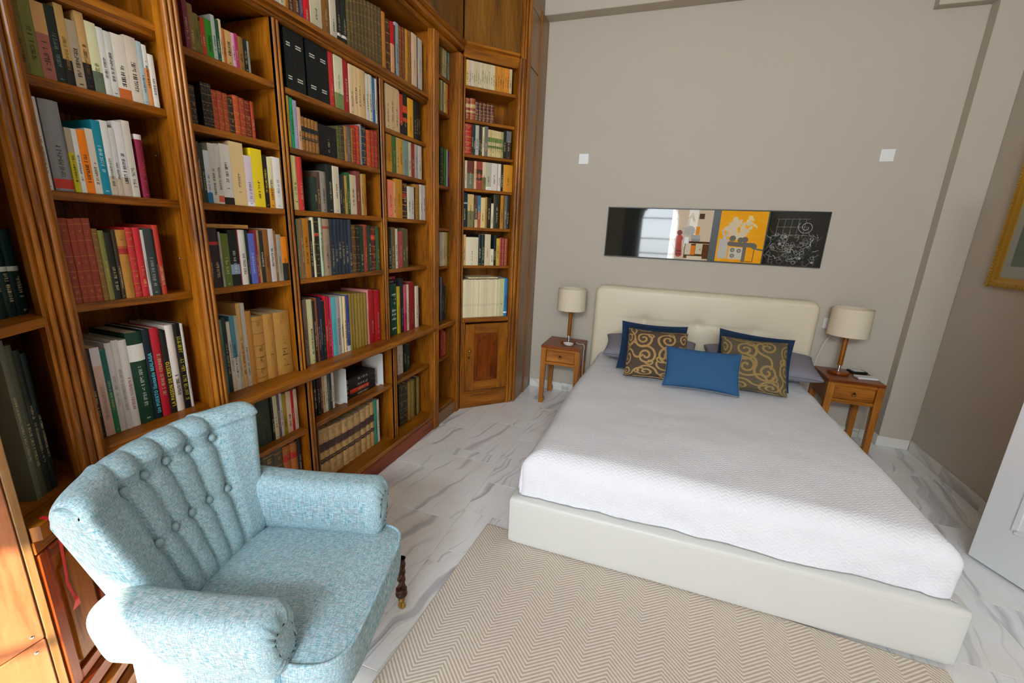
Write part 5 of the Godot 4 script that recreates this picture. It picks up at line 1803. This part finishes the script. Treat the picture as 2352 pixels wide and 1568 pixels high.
func line_drawing() -> ImageTexture:
	var w := 360
	var h := 384
	var im := Image.create(w, h, false, Image.FORMAT_RGB8)
	im.fill(hexc("1b1c18"))
	var r := RandomNumberGenerator.new()
	r.seed = 77
	var ink := [hexc("8d8d88"), hexc("6a6a66"), hexc("b2b2ac"), hexc("4c4c48")]
	for k in 5:
		stroke(im, [Vector2(60 + k * 42, 50), Vector2(52 + k * 42, 180)], 0.9, ink[0])
	for k in 3:
		stroke(im, [Vector2(50, 52 + k * 56), Vector2(250, 46 + k * 58)], 0.9, ink[0])
	for s in 24:
		var a := s * 0.42
		stroke(im, [Vector2(235, 105) + Vector2(cos(a), sin(a)) * (14 + s * 1.5), Vector2(235, 105) + Vector2(cos(a + 0.42), sin(a + 0.42)) * (15.5 + s * 1.5)], 1.4, ink[2])
	for k in 190:
		var p := Vector2(r.randf_range(20, 330), r.randf_range(150, 372))
		if p.x > 300 - (p.y - 150) * 0.1 and r.randf() < 0.6:
			continue
		var q: Color = ink[r.randi() % 4]
		if r.randf() < 0.4:
			var rad := r.randf_range(5, 17)
			var pts := []
			for s in 13:
				pts.append(p + Vector2(cos(s * TAU / 12), sin(s * TAU / 12)) * rad)
			stroke(im, pts, 1.0, q)
		else:
			var d := Vector2.from_angle(r.randf() * TAU)
			var pts := [p]
			for s in 5:
				d = d.rotated(r.randf_range(-0.9, 0.9))
				p += d * r.randf_range(5, 14)
				pts.append(p)
			stroke(im, pts, r.randf_range(0.7, 1.5), q)
	for p in [[120, 175], [90, 230], [230, 330], [310, 355]]:
		disc(im, p[0], p[1], 8, ink[2])
		disc(im, p[0], p[1], 3.5, hexc("1b1c18"))
	return tex(im)


# ---------------------------------------------------------------- armchair and rug
func armchair() -> void:
	var th := deg_to_rad(15.5)
	# own axes: x to the front, z across (towards the window), origin on the floor under the far front castor
	var t := thing("armchair", "light blue linen tub armchair with button tufted back and turned legs", "armchair", Vector3(-0.824, 0, -1.201), th)
	var wc := 0.262
	# seat
	var b := MB.new()
	var outline := func(a: float, grow: float) -> Vector2:
		# rounded plan of the seat: angle -> (front, across)
		var p := Vector2(cos(a), sin(a))
		p = Vector2(signf(p.x) * pow(absf(p.x), 0.32), signf(p.y) * pow(absf(p.y), 0.32))
		var hx := 0.285 + grow
		var hz := 0.286 + grow
		var x := -0.265 + p.x * hx
		var nar := lerpf(0.84, 1.0, smoothstep(-0.56, -0.05, x))
		return Vector2(x, wc + p.y * hz * nar)
	b.grid(72, 14, func(u, v):
		# from the rim to the crown
		var p: Vector2 = outline.call(-u * TAU, -0.004)
		var k: float = 1.0 - v
		var c := Vector2(-0.265, wc)
		var q := c.lerp(p, k)
		return Vector3(q.x, 0.372 + 0.034 * (1.0 - pow(k, 2.4)), q.y), 1.5, 0.3, false, true)
	for i in b.v.size():
		b.t[i] = Vector2(b.v[i].x, b.v[i].z)
	part(b, "seat", M.linen, t)
	b = MB.new()
	b.grid(72, 8, func(u, v):
		var p: Vector2 = outline.call(-u * TAU, -0.004 + 0.006 * sin(v * PI))
		return Vector3(p.x, lerpf(0.235, 0.372, v), p.y), 1.7, 0.14, false, true)
	b.grid(36, 1, func(u, v):
		var p: Vector2 = outline.call(u * TAU, -0.004 - 0.2 * v)
		return Vector3(p.x, 0.236, p.y), 1.0, 0.2, false, true)
	part(b, "seat_border", M.linen, t)
	var pp := []
	for k in 73:
		var p: Vector2 = outline.call(TAU * k / 72.0, 0.0)
		pp.append(Vector3(p.x, 0.374, p.y))
	b = MB.new()
	b.tube(pp, 0.0055, 8)
	part(b, "piping", M.linen, t)

	# back: a curved, tufted front rolling over the top into a plain rear
	var cols := [-0.52, -0.26, 0.0, 0.26, 0.52]
	var rows := [0.585, 0.765]
	var y0 := 0.33
	var yt := 0.80
	var rr := 0.042
	var mid := func(s: float, y: float) -> Vector3:
		var k := clampf((y - 0.36) / 0.47, -0.1, 1.1)
		var hw := lerpf(0.222, 0.325, pow(maxf(k, 0.0), 1.2))
		var x := -0.528 - 0.15 * k + (0.02 + 0.085 * maxf(k, 0.0)) * s * s
		return Vector3(x, y, wc + s * hw)
	var edge := func(s: float) -> float:
		var q := clampf((absf(s) - 0.86) / 0.14, 0.0, 1.0)
		return 1.0 - sqrt(maxf(0.0, 1.0 - q * q))
	var puff := func(s: float, y: float) -> float:
		var out := 0.0
		var a := absf(s)
		if a < 0.52:
			var f := fposmod((s + 0.52) / 0.26, 1.0)
			out = 0.024 * pow(sin(f * PI), 0.45)
			# cloth pulled in round the rows of buttons
			for yb in rows:
				out -= 0.007 * exp(-pow((y - yb) / 0.016, 2)) * pow(sin(f * PI), 0.5) * (1.0 if yb > 0.7 else 0.8)
		else:
			out = 0.024 * pow(smoothstep(0.52, 0.66, a), 0.6)
		for cx in cols:
			for yb in rows:
				var d := Vector2((s - cx) * 0.26, y - yb)
				out -= 0.013 * exp(-d.length_squared() / 0.00035)
		return out * smoothstep(0.34, 0.42, y)
	b = MB.new()
	var prof := func(s: float, v: float) -> Vector3:
		# v runs up the front, over the roll and down the rear
		var e: float = edge.call(s)
		if v < 0.6:
			var y := lerpf(y0, yt, v / 0.6)
			var p: Vector3 = mid.call(s, y)
			return p + Vector3(puff.call(s, y) - 0.035 * e, 0, 0)
		if v < 0.85:
			var a: float = (v - 0.6) / 0.25 * PI * 1.15
			var p: Vector3 = mid.call(s, yt)
			var f := fposmod((s + 0.52) / 0.26, 1.0)
			var bump: float = 0.007 * pow(sin(f * PI), 0.6) if absf(s) < 0.52 else 0.007
			var r2: float = rr + bump - 0.02 * e
			var front: float = puff.call(s, yt)
			return p + Vector3(front * (1.0 - (v - 0.6) / 0.25) - rr - 0.016 * e + cos(a) * r2 + 0.001, sin(a) * r2, 0)
		var q := (v - 0.85) / 0.15
		var a2 := PI * 1.15
		var ps: Vector3 = mid.call(s, yt)
		var start := ps + Vector3(-rr + cos(a2) * rr - 0.016 * e, sin(a2) * rr, 0)
		var pe: Vector3 = mid.call(s, y0)
		return start.lerp(pe + Vector3(-0.06, -0.05, 0), q)
	b.grid(150, 110, func(u, v): return prof.call(u * 2 - 1, v), 0.62, 1.25, true)
	# close the two ends
	for s in [-1.0, 1.0]:
		b.grid(40, 6, func(u, v):
			var a: Vector3 = prof.call(s, u * 0.725)
			var e: Vector3 = prof.call(s, 1.0 - u * 0.275)
			return a.lerp(e, v) + Vector3(0, 0, s * 0.014 * sin(v * PI)), 0.5, 0.1, s < 0.0)
	part(b, "back", M.linen, t)
	for cx in cols:
		for yb in rows:
			b = MB.new()
			var p: Vector3 = mid.call(cx, yb)
			b.xf = Transform3D(Basis(Vector3(0, 0, 1), -PI / 2 + 0.25), p + Vector3(puff.call(cx, yb) + 0.019, 0.001, 0))
			b.lathe([[0.010, -0.012], [0.0125, 0.0], [0.0125, 0.003], [0.0098, 0.0065], [0.0045, 0.0085], [0.0, 0.009]], Vector3.ZERO, 16)
			part(b, "button", M.linen, t)

	# arms
	for side in [-1.0, 1.0]:
		b = MB.new()
		var za: float = wc + side * (0.265 if side < 0.0 else 0.28)
		var tip := -0.105 if side < 0.0 else -0.165
		var low := 0.0 if side < 0.0 else -0.016
		var sect := func(a: float, x: float, k: float) -> Vector3:
			var p := Vector2(cos(a), sin(a))
			p = Vector2(signf(p.x) * pow(absf(p.x), 0.62), signf(p.y) * pow(absf(p.y), 0.55))
			var hh := 0.108 * k
			var wd := 0.062 * k * (1.0 + 0.14 * p.y)
			return Vector3(x, 0.468 + low + p.y * hh - 0.006 * (x + 0.3), za + side * 0.012 * p.y + p.x * wd)
		b.grid(44, 40, func(u, v):
			var a: float = u * TAU
			var x: float
			var k := 1.0
			if v < 0.75:
				x = lerpf(-0.58, tip, v / 0.75)
				k = 1.0 - 0.05 * sin(v / 0.75 * PI)
			else:
				var q: float = (v - 0.75) / 0.25 * PI / 2
				x = tip + 0.042 * sin(q)
				k = 0.52 + 0.48 * cos(q) if q < PI / 2 - 0.001 else 0.52
			# little gathers round the front scroll
			var g: float = 0.004 * smoothstep(0.62, 0.95, v) * sin(a * 14.0)
			var p: Vector3 = sect.call(a, x, k)
			return p + Vector3(g, 0, 0), 0.62, 0.6, true, true)
		b.grid(44, 6, func(u, v):
			return (sect.call(u * TAU, tip + 0.042, 0.52 * (1.0 - v)) as Vector3) + Vector3(0.006 * sin(v * PI / 2), 0, 0), 0.3, 0.05, true, true)
		part(b, "arm", M.linen, t)
		b = MB.new()
		var zo: float = wc + side * 0.272
		b.box(Vector3(-0.56, 0.236, zo - 0.022), Vector3(tip + 0.015, 0.40, zo + 0.022), 0.01, 0)
		part(b, "arm_support", M.linen, t)
	# legs
	for lg in [[-0.004, 0.0, true], [-0.02, 0.515, true], [-0.50, 0.06, false], [-0.50, 0.46, false]]:
		var at := Vector3(lg[0], 0.0105 if lg[1] > 0.5 else 0.0, lg[1])
		var g := Node3D.new()
		g.name = "leg"
		g.position = at
		t.add_child(g, true)
		b = MB.new()
		# twisted shaft over a turned foot
		b.grid(20, 40, func(u, v):
			var y: float = lerpf(0.105, 0.245, v)
			var a: float = -u * TAU
			var r0: float = 0.013 + 0.003 * v + 0.0035 * cos(2.0 * (a + y * 90.0))
			return Vector3(cos(a) * r0, y, sin(a) * r0), 0.1, 0.2, false, true)
		b.lathe([[0.0, 0.058], [0.012, 0.058], [0.019, 0.064], [0.0235, 0.072], [0.0235, 0.08], [0.018, 0.087], [0.022, 0.093], [0.022, 0.099], [0.015, 0.105], [0.0, 0.105]], Vector3.ZERO, 20)
		part(b, "shaft", M.leg, g)
		b = MB.new()
		b.lathe([[0.011, 0.06], [0.0105, 0.05], [0.014, 0.046], [0.012, 0.04], [0.005, 0.038], [0.0, 0.038]], Vector3.ZERO, 16)
		b.xf = Transform3D(Basis(Vector3(1, 0, 0), PI / 2), Vector3(0.0, 0.016, -0.006))
		b.lathe([[0.0, 0.0], [0.013, 0.0], [0.016, 0.003], [0.016, 0.009], [0.013, 0.012], [0.0, 0.012]], Vector3.ZERO, 18)
		b.xf = Transform3D()
		b.box(Vector3(-0.004, 0.014, -0.0105), Vector3(0.004, 0.042, -0.0075))
		b.box(Vector3(-0.004, 0.014, 0.0075), Vector3(0.004, 0.042, 0.0105))
		part(b, "castor", M.brass, g)


func rug() -> void:
	var t := thing("rug", "beige and taupe chevron woven rug at the foot of the bed", "rug", Vector3(-0.698, 0.0, -1.80), deg_to_rad(-3.2))
	var b := MB.new()
	b.grid(40, 40, func(u, v): return Vector3(u * 1.87, 0.009 + 0.0006 * sin(u * 40.0 + v * 7.0), v * 1.75), 1.87, 1.75, true)
	for k in b.v.size():
		b.t[k] = Vector2(b.v[k].x, b.v[k].z)
	b.box(Vector3(0, 0.0008, 0), Vector3(1.87, 0.0082, 1.75), 0.002)
	part(b, "pile", M.rug, t)
	for s in [[Vector3(0, 0.0055, 0), Vector3(0, 0.0055, 1.75)], [Vector3(1.87, 0.0055, 0), Vector3(1.87, 0.0055, 1.75)], [Vector3(0, 0.0055, 0), Vector3(1.87, 0.0055, 0)], [Vector3(0, 0.0055, 1.75), Vector3(1.87, 0.0055, 1.75)]]:
		b = MB.new()
		b.tube([s[0], s[1]], 0.0045, 6)
		part(b, "binding", M.rug_edge, t)


func loose_books() -> void:
	# stack of four lying books and the two white bookends on the lower shelf of the widest bay
	var y := 0.5155
	for s in [[0.024, "16181a", "", "black book lying at the bottom of the stack between bookends"], [0.026, "20201e", "c8321c", "black book with red spine lying second in the bookend stack"], [0.036, "15181c", "", "thick black book lying third in the bookend stack"], [0.034, "1a1e22", "", "thick dark book lying on top of the bookend stack"]]:
		flat_book(s[0], 0.245, 0.16, s[1], "hardback", s[3], Vector3(-1.625, y, -2.01), 0.0, s[2])
		y += s[0] + 0.0004
	for s in [[-1.842, "white metal bookend against the stack, near the tan folios"], [-2.181, "white metal bookend against the divider by the stack"]]:
		var t := thing("bookend", s[1], "bookend", Vector3(-1.60, 0.515, s[0]))
		var b := MB.new()
		b.box(Vector3(-0.16, 0.0004, -0.0012), Vector3(0.0, 0.205, 0.0012), 0.0005)
		part(b, "upright", M.white_plastic, t)
		b = MB.new()
		b.box(Vector3(-0.16, 0.0004, 0.0012), Vector3(-0.02, 0.0022, 0.032), 0.0004)
		part(b, "foot", M.white_plastic, t)
	# books lying across the tops of others
	flat_book(0.014, 0.19, 0.14, "b5803c", "paperback", "tan paperback lying on the two dark label volumes, fourth shelf", Vector3(-1.59, 1.4692, -1.225), 0.0)
	flat_book(0.022, 0.13, 0.12, "1c1a18", "hardback", "black book lying on upright books by the reeded post, white edged", Vector3(-1.615, 1.1525, -2.312), 0.0)
	flat_book(0.020, 0.12, 0.12, "8a1c1c", "hardback", "dark red book lying on a black one by the reeded post", Vector3(-1.62, 1.1752, -2.308), 0.0)
	flat_book(0.010, 0.26, 0.17, "e0d0a4", "magazine", "cream magazine lying on the row of magazines, corner bookcase", Vector3(-1.38, 1.1225, -3.265), -PI / 4)


# ---------------------------------------------------------------- everything
func _ready() -> void:
	rng.seed = 20
	var cam := Camera3D.new()
	cam.name = "camera"
	cam.position = Vector3(0, 1.5, 0)
	cam.rotation_degrees = Vector3(-14.35, 18.695, 2.5635)
	cam.fov = 77.58
	cam.near = 0.05
	cam.far = 60.0
	cam.current = true
	add_child(cam)

	var env := Environment.new()
	var sky_mat := ProceduralSkyMaterial.new()
	sky_mat.sky_top_color = hexc("8fb0d8")
	sky_mat.sky_horizon_color = hexc("e6e4de")
	sky_mat.ground_horizon_color = hexc("d8d0c0")
	sky_mat.ground_bottom_color = hexc("a8a090")
	sky_mat.sun_angle_max = 1.0
	sky_mat.sky_energy_multiplier = 1.0
	var sky := Sky.new()
	sky.sky_material = sky_mat
	env.background_mode = Environment.BG_SKY
	env.sky = sky
	env.background_energy_multiplier = 6.0
	env.tonemap_mode = Environment.TONE_MAPPER_LINEAR
	env.tonemap_exposure = 1.9
	env.sdfgi_enabled = true
	env.ssao_enabled = true
	env.ssil_enabled = true
	var we := WorldEnvironment.new()
	we.name = "world"
	we.environment = env
	add_child(we)

	var sun := DirectionalLight3D.new()
	sun.name = "sun"
	sun.light_color = Color(1.0, 0.93, 0.82)
	sun.light_energy = 6.0
	sun.light_angular_distance = 0.6
	sun.shadow_enabled = true
	add_child(sun)
	sun.look_at_from_position(Vector3(0, 5, 5), Vector3(0, 5, 5) + Vector3(-0.431, -0.537, -1.0), Vector3.UP)

	# daylight through the arched window behind the camera
	var day := AreaLight3D.new()
	day.name = "window_daylight"
	day.area_size = Vector2(2.0, 2.6)
	day.light_color = Color(0.9, 0.96, 1.0)
	day.light_energy = 14.0
	day.area_range = 20.0
	day.shadow_enabled = true
	add_child(day)
	day.look_at_from_position(Vector3(0.35, 2.0, 3.5), Vector3(0.2, 1.75, 2.5), Vector3.UP)

	# added light from above, set in the unseen high window over it
	var high := AreaLight3D.new()
	high.name = "added_high_daylight"
	high.area_size = Vector2(2.4, 0.56)
	high.light_color = Color(0.9, 0.96, 1.0)
	high.light_energy = 8.2
	high.area_range = 20.0
	high.shadow_enabled = true
	add_child(high)
	high.look_at_from_position(Vector3(0, 2.9, REAR_Z + 0.2), Vector3(0, 2.75, REAR_Z - 0.3), Vector3.UP)

	make_materials()
	M.rug_edge = mat(hexc("c3b7a4"), 0.95, 0.15)
	room()
	bookcase()
	corner_bookcase()
	wardrobe()
	end_unit()
	bed()
	rug()
	armchair()
	bedside()
	cushions()
	on_walls()
	all_books()
	loose_books()
